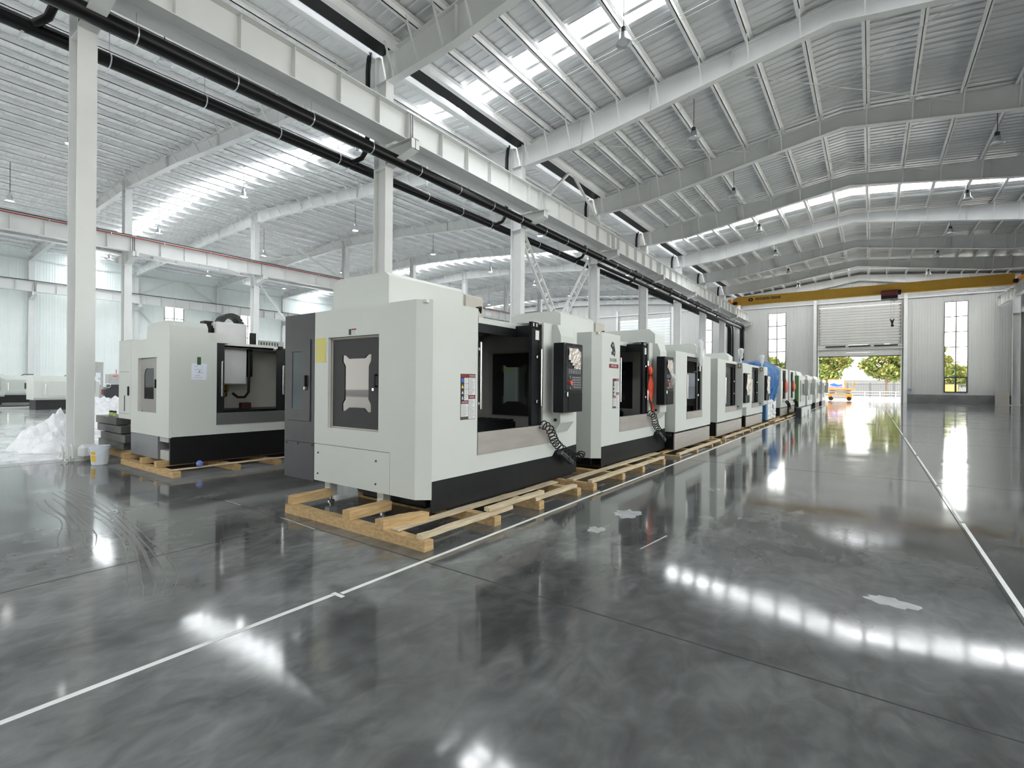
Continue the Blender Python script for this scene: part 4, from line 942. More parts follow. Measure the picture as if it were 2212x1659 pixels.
build_c(-3.28, 43.2, 3.6, 'second last grey-fronted machine before the open door', M_mwhite, 2.08)
build_c(-3.28, 49.2, 4.2, 'last grey-fronted machine of the row, beside the open door', M_mwhite, 2.08)
wb = empty('machine_base_casting', (-3.0, 30.5, 0), 'white machine base casting with arched cutouts standing in the aisle', 'casting')
arch = lambda c, r: [(c-r, 0.0)]+[(c+r*math.cos(t), r*1.1*math.sin(t)) for t in [math.pi-math.pi*i/8 for i in range(9)]][1:-1]+[(c+r, 0.0)]
MB().prism([(28.4, 0)]+arch(29.6, .14)+arch(31.4, .26)+[(32.7, 0), (32.7, .44), (28.4, .44)], 0, -2.78, -2.74).build('front_plate', M_mwhite, wb)
MB().box(-3.02, -2.78, 28.42, 32.68, .10, .43).build('casting_body', M_dgrey, wb); MB().box(-3.02, -2.78, 28.42, 28.9, 0, .10).box(-3.02, -2.78, 32.2, 32.68, 0, .10).build('foot', M_dgrey, wb)

# ---------------------------------------------------------------- tarpaulin-wrapped machine
def lump(fn, nu, nv, name, m, par, smooth=True):
    vs_ = [fn(i/(nu-1), j/(nv-1)) for i in range(nu) for j in range(nv)]
    mb = MB(); mb.add(vs_, [(i*nv+j, (i+1)*nv+j, (i+1)*nv+j+1, i*nv+j+1) for i in range(nu-1) for j in range(nv-1)]); mb.fix = True
    return mb.build(name, m, par, smooth=smooth)
tb = empty('wrapped_machine', (-4.4, 24.2, .1), 'machine wrapped in blue tarpaulin over white film', 'machine')
MB().box(-5.2, -3.6, 22.6, 25.6, .1, 2.0).build('machine_body', M_mwhite, tb)
rnd = random.Random(11); NZ = [[rnd.random() for _ in range(40)] for _ in range(40)]
def nzf(a, b): 
    i, j = int(a*38) % 39, int(b*38) % 39; return NZ[i][j]-.5
def tarp(u, v):   # u around, v from bottom to top
    t = 2*math.pi*u; c, s = math.cos(t), math.sin(t); k = max(abs(c), abs(s)); f = .75/k+.25
    bl = 1.0+.16*math.sin(v*3.1)*(1 if c > 0 else .4); rr = min(1, (1-v)*3.2)**.5 if v > .69 else 1
    return (-4.35+1.0*c*f*bl*rr*.92+.05*nzf(u, v)+.045*math.sin(13*t+5*v), 24.1+1.72*s*f*rr*.95+.10*nzf(v, u)+.08*math.sin(9*t+3*v), .92+1.52*min(1, v*1.25)-.12*math.cos(5*t)*(1-v)*.8+.05*nzf(u*.7, v*.9)+(.12 if v > .85 else 0))
lump(tarp, 44, 16, 'tarpaulin', M_blue, tb)
def wrap(u, v):
    t = 2*math.pi*u; c, s = math.cos(t), math.sin(t); k = max(abs(c), abs(s)); f = .75/k+.25
    return (-4.35+.93*c*f+.02*math.sin(v*40+nzf(u, v)*5), 24.1+1.6*s*f+.03*math.sin(v*33+3*nzf(v, u)), .10+1.1*v)
lump(wrap, 40, 26, 'film_wrap', M_wrap, tb)
MB().cbox(-5.1, -3.42, 22.35, 22.75, .1, .98, .02).build('side_skirt', mat('blue_paint', (.03, .13, .30), .4), tb)

# ---------------------------------------------------------------- machine on the left, behind the first
LX, LY = -9.18, 3.3
ml = empty('machining_center', (-10.0, 4.9, .2), 'white machine left of the first one, with taped paper and exposed spindle head', 'machine')
m = MB(); m.plate([(-10.855, .58), (-9.18, .58), (-9.18, 2.225), (-10.855, 2.225)], [[(-10.53, .965), (-9.70, .965), (-9.70, 1.90), (-10.53, 1.90)]], 1, LY, LY+.04); m.build('side_panel', M_mwhite, ml)
m = MB(); m.plate([(LY+.041, .59), (6.35, .59), (6.35, 2.16), (5.28, 2.16), (5.28, .75), (4.02, .75), (4.02, 2.2), (LY+.041, 2.225)], [], 0, LX-.04, LX); m.build('front_panel', M_mwhite, ml)
MB().box(LX-.5, LX-.46, 4.02, 5.28, 2.14, 2.22).box(LX-.46, LX-.041, 3.342, 4.02, 2.17, 2.2).box(LX-.5, LX-.04, 5.28, 6.3, 2.13, 2.16).box(LX-1.7, LX-.46, 3.34, 6.3, 2.14, 2.17).build('roof_panel', M_mwhite, ml)
MB().box(-10.85, LX-.04, 6.31, 6.35, .59, 2.16).box(-10.85, -10.81, 3.34, 6.31, .59, 2.16).build('end_panel', M_mwhite, ml)
MB().box(LX-.03, LX+.012, 4.02, 5.28, .752, .955).build('chute_board', mat('chute_grey', (.12, .125, .12), .45), ml)
m = MB(); m.box(LX-1.35, LX-1.32, 3.36, 6.28, .8, 2.14); m.box(LX-1.32, LX-.06, 3.36, 3.39, .8, 2.14); m.box(LX-1.32, LX-.06, 6.0, 6.03, .8, 2.14); m.build('inner_lining', M_int, ml)
MB().box(LX-1.3, LX-.05, 3.4, 6.25, .78, .86).box(LX-1.1, LX-.35, 3.9, 5.8, .86, .98).build('work_table', M_black, ml)
MB().cbox(LX-.75, LX-.60, 4.75, 4.92, .98, 1.10, .01).build('vise', mat('vise_brown', (.05, .02, .015), .5), ml)
MB().prism([(-10.20, 2.2), (-10.16, 2.44), (-9.9, 2.49), (-9.31, 2.495), (-9.24, 2.41), (-9.24, 2.2)], 1, LY+.02, 3.9).build('column_cover', M_mwhite, ml)
MB().prism([(3.9, 2.2), (3.9, 2.36), (4.28, 2.38), (4.40, 2.2)], 0, -10.3, -9.55).build('top_cover', M_mwhite, ml)
sh = MB().cbox(LX-1.25, LX-.70, 4.32, 4.88, 1.45, 2.62, .02).build('spindle_head', mat('head_grey', (.62, .62, .64), .4), ml)
MB().lathe([(0, 1.45), (.13, 1.45), (.13, 1.33), (.10, 1.30), (.10, 1.22), (.07, 1.2), (0, 1.2)], (LX-.95, 4.52, 0), 16).build('spindle_nose', M_gold, sh, smooth=False)
MB().tube([(LX-.72, 4.92, 2.1), (LX-.70, 4.92, 1.6), (LX-.72, 4.92, 1.3), (LX-.78, 4.88, 1.2), (LX-.85, 4.78, 1.2), (LX-.9, 4.7, 1.28)], .025, 8).build('coolant_hose', M_vblack, sh)
MB().cbox(LX-.78, LX-.70, 4.90, 4.99, 1.6, 2.14, .01).build('hose_guard', M_vblack, sh)
m = MB(); m.cbox(LX-1.15, LX-.85, 4.13, 4.42, 2.40, 2.55, .01); m.cbox(LX-1.12, LX-.92, 4.2, 4.36, 2.55, 2.64, .01); m.cbox(LX-1.3, LX-.8, 4.30, 4.36, 2.2, 2.5, .01); m.build('axis_motor', M_vblack, ml)
arc = [(LX-.95, 4.66+.20*math.cos(t), 2.56+.22*math.sin(t)) for t in [math.pi*i/12 for i in range(13)]]
m = MB()
for i in range(12): m.bar(arc[i], arc[i+1], .22, .085)
m.build('cable_chain', M_black, ml)
MB().box(LX-.66, LX-.60, 4.90, 5.0, 2.2, 2.45).build('scale_bar', M_vblack, ml)
vn = MB().box(LX-.52, LX-.48, 5.0, 5.5, 2.19, 2.31).build('vent_strip', M_cgrey, ml)
for i in range(7): MB().box(LX-.48, LX-.476, 5.03+i*.055, 5.05+i*.055, 2.22, 2.28).build('vent_slot', M_ink, vn)
m = MB(); m.box(LX-.07, LX-.03, 4.03, 4.16, .955, 2.17); d = m.build('sliding_door', M_black, ml); MB().cbox(LX-.03, LX+.01, 4.10, 4.14, 1.24, 1.86, .008).build('bar_handle', M_chrome, d)
m = MB(); m.box(LX-.07, LX-.03, 5.12, 5.28, .955, 2.14); d = m.build('sliding_door', M_black, ml); MB().cbox(LX-.03, LX+.01, 5.21, 5.25, 1.26, 1.82, .008).build('bar_handle', M_chrome, d)
MB().box(LX-.02, LX+.02, 5.12, 5.2, 2.13, 2.18).build('door_switch', M_vblack, ml)
# its side door with arched window, narrow cabinet, base
aw = [(-10.33, 1.19), (-9.90, 1.19), (-9.90, 1.72), (-10.22, 1.72), (-10.29, 1.69), (-10.33, 1.60)]
m = MB(); m.plate([(-10.47, .985), (-9.705, .985), (-9.705, 1.885), (-10.47, 1.885)], [aw], 1, LY+.03, LY+.05); d = m.build('side_door', mat('side_door_brown_grey', (.19, .18, .175), .35), ml)
MB().box(-10.34, -9.88, LY+.038, LY+.042, 1.18, 1.73).build('door_window', M_acryl, d); MB().cbox(-9.80, -9.77, LY+.0, LY+.03, 1.38, 1.53, .006).build('door_handle', M_vblack, d)
MB().box(-10.53, -10.47, LY+.035, LY+.05, .965, 1.90).build('door_frame', M_beige, d)
nc = MB().cbox(-11.49, -10.862, LY, 5.6, .80, 2.25, .005).build('electric_cabinet', M_mwhite, ml)
MB().box(-11.44, -10.95, LY-.003, LY, 1.66, 1.668).box(-11.44, -10.95, LY-.003, LY, .895, .902).build('cabinet_seam', M_inkgrey, nc)
MB().cbox(-10.99, -10.95, LY-.02, LY, 1.23, 1.40, .006).build('cabinet_handle', M_vblack, nc); MB().box(-11.19, -11.165, LY-.006, LY, .94, 1.23).build('vent_slot', M_ink, nc)
MB().box(-11.2, -10.6, LY+.35, 5.6, .2, .80).build('cabinet_stand', M_vblack, ml)
MB().box(-10.84, -9.62, LY, 6.2, .2, .575).build('lower_panel', mat('lower_grey', (.17, .175, .19), .4), ml)
MB().box(-9.60, LX-.02, LY+.25, 6.3, .2, .575).build('machine_base', M_black, ml)
MB().box(-9.60, -9.24, LY+.02, LY+.25, .50, .57).cbox(-9.58, -9.24, LY+.02, LY+.22, .20, .36, .01).build('pump_unit', M_cgrey, ml)
MB().box(LX-.02, LX, LY+.02, 6.33, .14, .575).build('base_cover', M_vblack, ml)
# things resting on or taped to the machines
def sheet_thing(name, verts, m, label, cat):
    c = [sum(v[i] for v in verts)/4 for i in range(3)]; mb = MB(); n = Vector([verts[1][i]-verts[0][i] for i in range(3)]).cross(Vector([verts[3][i]-verts[0][i] for i in range(3)])).normalized()*.0015
    k = 6; vv = []
    rnd = random.Random(9)
    for i in range(k+1):
        for j in range(k+1):
            p = [verts[0][q]*(1-i/k)*(1-j/k)+verts[1][q]*(i/k)*(1-j/k)+verts[2][q]*(i/k)*(j/k)+verts[3][q]*(1-i/k)*(j/k) for q in range(3)]
            vv.append(Vector(p)+n*(1+1.5*rnd.random()))
    mb.add(vv, [(i*(k+1)+j, (i+1)*(k+1)+j, (i+1)*(k+1)+j+1, i*(k+1)+j+1) for i in range(k) for j in range(k)])
    o = mb.build(name, m, off=tuple(c)); tag(o, label, cat); return o
sheet_thing('yellow_sheet', [(-5.69, Y0-.001, 1.75), (-5.48, Y0-.001, 1.748), (-5.48, Y0-.001, 2.056), (-5.69, Y0-.001, 2.052)], M_ypaper, 'yellow paper sheet on the end of the nearest machine', 'paper')
sheet_thing('yellow_sheet', [(-5.60, Y0+3.871, 1.75), (-5.39, Y0+3.871, 1.748), (-5.39, Y0+3.871, 2.056), (-5.60, Y0+3.871, 2.052)], M_ypaper, 'yellow paper sheet on the second machine, seen through the first one', 'paper')
pp = sheet_thing('taped_paper', [(LX+.001, 3.62, 1.53), (LX+.001, 3.855, 1.53), (LX+.001, 3.86, 1.80), (LX+.001, 3.625, 1.80)], M_paper, 'handwritten paper taped to the front of the left machine', 'paper')
MB().box(LX+.005, LX+.008, 3.71, 3.765, 1.78, 1.91).build('tape', mat('tape_green', (.02, .09, .035), .5), pp)
m = MB(); rnd = random.Random(3)
for zz in (1.755, 1.70, 1.645, 1.60, 1.565):
    yy = 3.66+.03*rnd.random()
    for i in range(5): 
        if rnd.random() > .25: m.bar((LX+.0060, yy, zz), (LX+.0060, yy+.02, zz+.008*(rnd.random()-.5)), .002, .004)
        yy += .026
tag(m.build('handwriting', M_ink, pp), kind='stuff'); MB().lathe([(0, .001), (.01, .001), (.01, 0), (0, 0)], (LX+.005, 3.745, 1.665), 10, axis=0).build('ink_blot', M_ink, pp)
rb = empty('orange_ribbon', (XF+.14, yb+2.27, 1.4), 'orange-red ribbon tied to the door handle of the second machine', 'ribbon')
def rib(u, v): return (XF+.125+.03*math.sin(9*v+4*u)+.02*u, yb+2.20+.19*u*(1-.55*v)+.20*v*v+.015*math.sin(14*v), 1.86-.88*v+.02*math.sin(6*u+8*v))
lump(rib, 8, 26, 'tail', M_ribbon, rb)
MB().lathe([(0, .10), (.03, .08), (.05, .02), (.06, -.03), (.035, -.09), (0, -.10)], (XF+.135, yb+2.26, 1.80), 9).build('knot', M_ribbon, rb, smooth=True)
def bag(name, c, r, m, label, seed, g=None):
    rnd = random.Random(seed); o = empty(name, (c[0], c[1], c[2]-r[2]), label, 'bag', g); ph = [rnd.random()*6 for _ in range(4)]
    def f(u, v):
        t, p = 2*math.pi*u, math.pi*(v-.5); k = 1+.10*math.sin(5*t+ph[0])*math.cos(p)+.08*math.sin(9*t+6*v+ph[1])+.05*math.sin(15*v+ph[2])
        w_ = math.cos(p)*(1-.35*(v-.5)); return (c[0]+r[0]*k*w_*math.cos(t), c[1]+r[1]*k*w_*math.sin(t), c[2]+r[2]*math.sin(p)*(1+.05*math.sin(4*t)))
    lump(f, 25, 13, 'bag_body', m, o); MB().tube([(c[0], c[1], c[2]+r[2]*.95), (c[0]-.01, c[1], c[2]+r[2]*1.25)], .012, 6).build('bag_string', m, o); return o
bag('red_bag', (-3.37, 27.75, 1.50), (.07, .42, .30), M_bagred, 'red bag hanging on the machine door just beyond the tarpaulin', 1)
bag('red_bag', (-3.37, 30.72, 1.50), (.07, .42, .28), M_bagred, 'red bag hanging on the second machine door beyond the tarpaulin', 2)
M_clear = mat('clear_film', (.74, .76, .78), .15, 0, .1, 8, bump=.5, bscale=16, alpha=.5)
def flatpack(c, r, label, seed):
    o = empty('film_pack', (c[0], c[1], c[2]), label, 'film'); rnd = random.Random(seed)
    def f(u, v): return (c[0]+r[0]*(u-.5)*2, c[1]+r[1]*(v-.5)*2, c[2]+r[2]*(math.sin(math.pi*u)*math.sin(math.pi*v))**.5*(.7+.3*math.sin(9*u+5*v)))
    lump(f, 14, 14, 'film_sheet', M_clear, o); MB().box(c[0]-r[0]*.7, c[0]+r[0]*.7, c[1]-r[1]*.7, c[1]+r[1]*.7, c[2], c[2]+.012).build('manual', M_paper, o)
flatpack((-4.0, 6.15, 2.372), (.16, .30, .05), 'folded plastic film with papers on top of the nearest machine', 1)
flatpack((-3.9, 10.02, 2.372), (.16, .34, .06), 'folded plastic film on top of the second machine', 2)
fp = empty('film_wad', (-3.30, yb+2.75, 1.62), 'clear plastic film wad stuck to the control box of the second machine', 'film')
def wad(u, v): return (-3.325+.09*math.sin(math.pi*v)*(.6+.4*math.sin(7*u)), yb+2.55+.40*u, 1.54+.22*v+.04*math.sin(8*u+3*v))
lump(wad, 14, 10, 'film_sheet', M_clear, fp)
def signal(x, y, z0, z1, label):
    o = empty('signal_tower', (x, y, z0), label, 'lamp', 'wrapped signal towers on the machines')
    MB().tube([(x, y, z0), (x, y, z1-.25)], .02, 8).build('pole', M_galv, o)
    def f(u, v):
        t = 2*math.pi*u; r = (.055+.035*v+.015*math.sin(4*t+9*v))*(1 if v < .95 else .4); return (x+r*math.cos(t), y+r*math.sin(t)*1.3, z0+.12+(z1-z0-.12)*v)
    lump(f, 13, 9, 'film_cover', M_clear, o)
signal(-3.36, 12.45, 1.85, 2.62, 'film-wrapped signal tower leaning out of the grey-window machine')
MB().tube([(-3.36, 12.45, 1.9), (-3.5, 12.45, 1.82)], .02, 6).build('mount', M_galv, bpy.data.objects['signal_tower'])
signal(-3.40, 17.35, 2.262, 2.72, 'film-wrapped signal tower on the fourth machine'); signal(-3.40, 21.2, 2.262, 2.72, 'film-wrapped signal tower on the fifth machine')

# ---------------------------------------------------------------- timber pallets
def timber(par, x0, x1, y0, y1, z0, z1, seed, m=None, name='timber', skew=0):
    rnd = random.Random(seed); mb = MB(); ax = 0 if x1-x0 > y1-y0 else 1; n = 8; pr = []
    a0, a1 = (x0, x1) if ax == 0 else (y0, y1)
    for i in range(n+1):
        t = a0+(a1-a0)*i/n; j = [(rnd.random()-.5)*.008 for _ in range(8)]
        if ax == 0: pr += [(t, y0+j[0], z0), (t, y1+j[1], z0), (t, y1+j[2], z1+j[3]-.004), (t, y0+j[4], z1+j[5]-.004)]
        else:
            q = skew*i/n; pr += [(x1+j[0]+q, t, z0), (x0+j[1]+q, t, z0), (x0+j[2]+q, t, z1+j[3]-.004), (x1+j[4]+q, t, z1+j[5]-.004)]
    fs = [(0,3,2,1), tuple(4*n+q for q in (0,1,2,3))]
    for i in range(n):
        for q in range(4): fs.append((4*i+q, 4*i+(q+1)%4, 4*i+4+(q+1)%4, 4*i+4+q))
    mb.add(pr, fs); mb.fix = True; return mb.build(name, m or M_wood, par)
def pallet(x0, x1, ys, zt, longs, slat, label, slats=None, h2=.2):
    o = empty('timber_pallet', ((x0+x1)/2, (ys[0]+ys[-1])/2, 0), label, 'pallet', 'timber pallets under the machines')
    for i, y in enumerate(ys): timber(o, x0, x1, y, y+.11, 0, zt, int(y*13)+i, name='cross_timber')
    for i, (xa, xb, ya, yb_) in enumerate(longs): timber(o, xa, xb, ya, yb_, zt, h2-.001, i+int(xa*7), name='long_timber', skew=.12 if (xa > -4 and h2 > .15) else 0)
    for i, (xa, xb, ya, yb_) in enumerate(slat): timber(o, xa, xb, ya, yb_, zt+.001, zt+(.045 if xb > -3.4 else .022), i+5, M_wood2, 'slat')
    return o
pallet(-5.47, -3.20, [3.145, 4.16, 5.03, 5.98], .10, [(-5.45, -5.35, 3.17, 3.69), (-4.40, -4.28, 3.15, 3.70), (-3.86, -3.74, 3.13, 3.62)], [(-3.31, -3.24, 3.15, 4.55), (-3.31, -3.24, 5.02, 6.05), (-3.72, -3.60, 3.20, 6.15)], 'timber pallet under the machine nearest the camera')
o = timber(bpy.data.objects['timber_pallet'], -3.335, -3.265, 4.15, 5.25, .147, .19, 3, M_wood2, 'slat')
pallet(-5.40, -3.17, [6.40, 7.42, 8.28, 9.35], .10, [(-5.38, -5.28, 6.98, 7.5)], [(-3.27, -3.20, 6.42, 9.5), (-3.62, -3.50, 6.42, 10.1)], 'timber pallet under the second machine with the emblem')
pallet(-5.3, -3.17, [10.35, 11.6, 12.9, 13.8], .05, [(-5.2, -5.1, 10.4, 13.9), (-4.3, -4.2, 10.4, 13.9), (-3.64, -3.54, 10.4, 13.9)], [(-3.27, -3.20, 10.4, 13.9)], 'thin timber pallet under the machine with the grey window', h2=.09)
pallet(-5.3, -3.2, [14.4, 15.6, 16.8, 17.9], .05, [(-5.2, -5.1, 14.4, 18), (-4.3, -4.2, 14.4, 18), (-3.64, -3.54, 14.4, 18)], [(-3.30, -3.23, 14.5, 18.0)], 'thin timber pallet under the fourth machine of the row', h2=.09)
pallet(-5.3, -3.22, [18.4, 19.6, 20.7, 21.8], .05, [(-5.2, -5.1, 18.4, 21.9), (-4.3, -4.2, 18.4, 21.9), (-3.64, -3.54, 18.4, 21.9)], [(-3.32, -3.25, 18.4, 21.9)], 'thin timber pallet under the fifth machine of the row', h2=.09)
pallet(-5.3, -3.1, [22.6, 23.8, 25.2], .05, [(-5.2, -5.1, 22.6, 25.4), (-4.3, -4.2, 22.6, 25.4), (-3.4, -3.3, 22.6, 25.4)], [(-3.2, -3.13, 22.7, 25.4)], 'thin timber pallet under the tarpaulin-wrapped machine', h2=.09)
pallet(-5.3, -3.12, [26.4, 27.4, 28.9], .05, [(-5.2, -5.1, 26.4, 29), (-4.3, -4.2, 26.4, 29), (-3.64, -3.54, 26.4, 29)], [(-3.2, -3.13, 26.4, 29.1)], 'thin timber pallet under the first red-bag machine', h2=.09)
pallet(-5.3, -3.2, [29.6, 30.8, 31.8], .05, [(-5.2, -5.1, 29.6, 31.9), (-4.3, -4.2, 29.6, 31.9), (-3.64, -3.54, 29.6, 31.9)], [], 'thin timber pallet under the second red-bag machine', h2=.09)
p0 = pallet(-10.98, -8.70, [3.19, 4.10, 4.82, 5.9], .10, [(-10.97, -10.85, 3.2, 6.2), (-10.10, -9.98, 3.2, 6.2), (-9.48, -9.36, 3.2, 6.2)], [(-8.88, -8.81, 3.2, 6.2)], 'timber pallet under the white machine on the left')
lk = lambda u, v: (-8.845+.035*math.cos(6.283*u)*math.sin(math.pi*v)*(1+.3*math.sin(9*u)), 3.62+.05*math.sin(6.283*u)*math.sin(math.pi*v), .165+.045*(-math.cos(math.pi*v))*(1+.2*math.sin(12*u)))
rg = empty('blue_rag', (-8.845, 3.62, .145), 'small blue and white rag lying on the left pallet slat', 'rag'); lump(lk, 14, 8, 'cloth', mat('rag_blue', (.18, .25, .62), .7, 0, .5, 30), rg)

# ---------------------------------------------------------------- by the left column
bk = empty('plastic_pail', (-11.2, 2.95, 0), 'pale blue-white plastic pail with yellow label beside the left column', 'pail')
c0 = (-11.2, 2.95, 0)
MB().lathe([(0, .004), (.114, .0), (.121, .016), (.142, .29), (.153, .292), (.153, .324), (.144, .328), (.138, .308), (.117, .024), (0, .016)], c0, 26).build('pail_body', M_pail, bk, smooth=False)
MB().lathe([(0, .312), (.131, .312), (.142, .328), (.148, .331), (.148, .336), (0, .324)], c0, 26).build('pail_lid', M_pail, bk)
m = MB(); m.tube([(c0[0]+.158*math.cos(t), c0[1]+.158*math.sin(t), .305-.13*math.sin(q)) for t, q in [(R(245)+R(150)*i/14, math.pi*i/14) for i in range(15)]], .005, 6); m.build('pail_handle', M_paper, bk)
m = MB(); a0, a1, n = R(278), R(318), 6
vv = [(c0[0]+(.1275+.0155*h)*math.cos(a0+(a1-a0)*i/n), c0[1]+(.1275+.0155*h)*math.sin(a0+(a1-a0)*i/n), .06+.18*h) for h in (0, 1) for i in range(n+1)]
m.add(vv, [(i, i+1, n+2+i, n+1+i) for i in range(n)]); m.build('pail_label', mat('label_yellow', (.75, .50, .06), .5), bk)
# stepped dark slabs behind the column
st = [(-12.80, -11.62, .655, .80, 3.30), (-12.78, -11.42, .50, .645, 3.32), (-12.5, -11.15, .345, .49, 3.30), (-12.86, -11.42, .19, .335, 3.36)]
for i, (xa, xb, za, zb, y) in enumerate(st):
    tag(MB().cbox(xa, xb, y, y+1.1, za, zb, .008).build('steel_slab', mat('slab_grey', (.085, .086, .084), .45, 0, .15), off=((xa+xb)/2, y+.5, za)), 'dark grey steel slab, %s of the pile by the left column' % ('topmost', 'second from top', 'third from top', 'lowest')[i], 'slab', 'pile of dark slabs')
for i, z in enumerate((.336, .491, .646)): tag(MB().box(-12.2, -11.55+.1*i, 3.5, 3.56, z, z+.008).box(-12.2, -11.55+.1*i, 4.2, 4.26, z, z+.008).build('spacer_slat', M_wood2, off=(-11.8, 3.8, z)), 'thin timber spacer between the dark slabs, %s from the bottom' % ORD[i], 'spacer', 'spacers in the slab pile')
o = empty('bearer', (-12.2, 3.9, 0), 'timber bearers under the pile of dark slabs', 'timber'); timber(o, -12.8, -11.3, 3.45, 3.56, 0, .189, 4); timber(o, -12.8, -11.3, 4.2, 4.31, 0, .189, 5)
for i, xx in enumerate((-12.33, -12.12)):
    o = empty('small_bottle', (xx, 3.42, .80), 'small bottle with black cap and lime band on the dark slabs, %s one' % ('left', 'right')[i], 'bottle', 'bottles on the slabs')
    MB().lathe([(0, .801), (.038, .801), (.04, .84), (.03, .87), (0, .87)], (xx, 3.42, 0), 12).build('bottle_body', mat('lime_label', (.55, .68, .25), .5), o); MB().lathe([(0, .87), (.03, .87), (.03, .905), (0, .905)], (xx, 3.42, 0), 12).build('bottle_cap', M_ink, o)
# crumpled film heaps
M_heap = mat('film_heap', (.80, .81, .84), .28, 0, .12, 4, bump=.9, bscale=7)
def heap(c, r, label, seed, nu=60, nv=30):
    o = empty('plastic_film_heap', (c[0], c[1], 0), label, 'film', 'heaps of crumpled film'); rnd = random.Random(seed); ph = [rnd.random()*7 for _ in range(8)]
    def f(u, v):
        a, b = (u-.5)*2, (v-.5)*2; d = math.sqrt(a*a+b*b); h = max(0, 1-d**1.6)
        q = .5+.5*math.sin(5*a+3*b+ph[0])*math.cos(4*b-2*a+ph[1]); z = r[2]*h*(.42+.5*q)+.20*r[2]*abs(math.sin(9*a+6*b+2*math.sin(5*b+ph[6])+ph[2]))*h+.14*r[2]*abs(math.sin(14*b-8*a+2*math.sin(4*a+ph[7])+ph[3]))*h
        return (c[0]+r[0]*a*(1+.1*math.sin(6*b+ph[4])), c[1]+r[1]*b*(1+.12*math.sin(5*a+ph[5])), .002+z)
    lump(f, nu, nv, 'film_sheet', M_heap, o, smooth=False); return o
heap((-14.55, 3.05, 0), (.85, .72, .74), 'crumpled clear film heap on the floor left of the pail column', 1)
heap((-13.5, 1.72, 0), (.75, .5, .10), 'low drift of plastic film spread in front of the pail column', 2)
heap((-22.0, 6.3, 0), (2.6, 1.6, 1.1), 'large heap of white plastic film behind the dark slabs', 3)
# painted conduits at the column foot
for i in range(3):
    d = -.05-.07*i
    o = tag(MB().tube([(X1+.02, 2.80+d, .30), (X1+.09, 2.80+d, .26), (X1+.13, 2.80+d, .18), (X1+.14, 2.80+d, .06), (X1+.17, 2.78+d, .04)], .022, 7).build('floor_conduit', M_steel, off=(X1+.1, 2.8+d, .03)), 'white painted conduit bend at the pail column foot, %s from the right' % ORD[i], 'conduit', 'conduits at the column foot')
o = empty('column_plinth', (X1+.18, 3.0, 0), 'white painted plinth block at the foot of the pail column', 'plinth'); MB().cbox(X1+.03, X1+.26, 2.83, 3.12, .036, .30, .06).build('block', M_steel, o)

# ---------------------------------------------------------------- machines far back in the left bays
def lathe_machine(x, y, wd, label, z=1.8, facing=1):
    o = empty('lathe', (x-.7, y+wd/2, 0), label, 'machine', 'machines in the far left bays')
    MB().prism([(x-1.5, .5), (x-.1, .5), (x, .62), (x, z-.28), (x-.35, z), (x-1.5, z)], 1, y, y+wd).build('enclosure', M_mwhite, o)
    MB().box(x-1.4, x-.15, y+.1, y+wd-.1, 0, .5).build('machine_base', M_black, o)
    d = MB().cbox(x-.01, x+.03, y+wd*.12, y+wd*.66, .7, z-.34, .006).build('sliding_door', M_mwhite, o); MB().box(x+.03, x+.034, y+wd*.52, y+wd*.64, .9, z-.5).build('door_window', M_screen, d)
    MB().cbox(x+.03, x+.06, y+wd*.16, y+wd*.18, .8, 1.3, .005).build('bar_handle', M_chrome, d)
    p = MB().cbox(x-.02, x+.12, y+wd*.74, y+wd*.93, .85, z-.2, .01).build('control_box', M_cgrey, o); MB().box(x+.12, x+.124, y+wd*.77, y+wd*.90, 1.15, z-.3).build('screen', M_screen, p)
    MB().tube([(x-.6, y+wd*.5, z), (x-.4, y+wd*.55, z+.08), (x-.3, y+wd*.75, z+.08)], .03, 6).build('top_pipe', M_dgrey, o)
    return o
lathe_machine(-46, 6.9, 2.2, 'white lathe farthest back between the column and the left edge', 1.8)
lathe_machine(-33.8, 6.25, 2.6, 'white lathe with black base just left of the pail column', 1.72)
lathe_machine(-42, 3.9, 2.6, 'white lathe cut by the left edge of the photo', 1.85)
gc = empty('control_cabinet', (-43.5, 11.1, 0), 'tall grey control cabinet just right of the pail column', 'cabinet')
MB().cbox(-44, -43, 10.45, 11.48, .15, 2.78, .02).build('cabinet_body', M_cgrey, gc); MB().box(-43.9, -43.1, 10.55, 11.4, 0, .15).build('plinth', M_black, gc)
for z in (1.22, 1.68): MB().box(-43, -42.995, 11.05, 11.32, z, z+.36).build('data_plate', M_paper, gc)
MB().cbox(-43, -42.9, 11.38, 11.46, .55, .9, .01).build('red_switch', mat('dull_red', (.25, .03, .03), .4), gc)
dm = empty('grinding_machine', (-50.4, 14.1, 0), 'dark machine with grey head and red lettering beyond the left machine', 'machine')
MB().cbox(-51, -50, 13.5, 14.9, 0, .85, .03).build('machine_base', M_dgrey, dm); MB().cbox(-50.8, -50.1, 13.75, 14.6, .85, 1.2, .02).build('column', M_dgrey, dm); MB().cbox(-50.9, -50, 13.7, 14.7, 1.25, 2.05, .03).build('head', M_cgrey, dm)
MB().box(-50, -49.99, 13.95, 14.25, 1.82, 1.90).build('red_lettering', mat('bright_red', (.8, .05, .05), .5), dm)
MB().lathe([(.16, 0), (.2, .02), (.16, .04)], (-49.95, 13.62, 1.1), 14, axis=0).build('hand_wheel', M_chrome, dm); MB().tube([(-50.4, 14.3, 2.05), (-50.4, 14.3, 2.42)], .03, 6).build('signal_lamp', M_red, dm)
wl_ = empty('welding_set', (-38.6, 7.55, 0), 'brown portable welding set on the floor of the left bay', 'welder')
MB().cbox(-39, -38.2, 7.2, 7.75, .22, .62, .06).build('case', mat('welder_brown', (.28, .12, .07), .5), wl_); MB().box(-39.05, -38.15, 7.15, 7.8, .06, .22).build('chassis', M_cgrey, wl_)
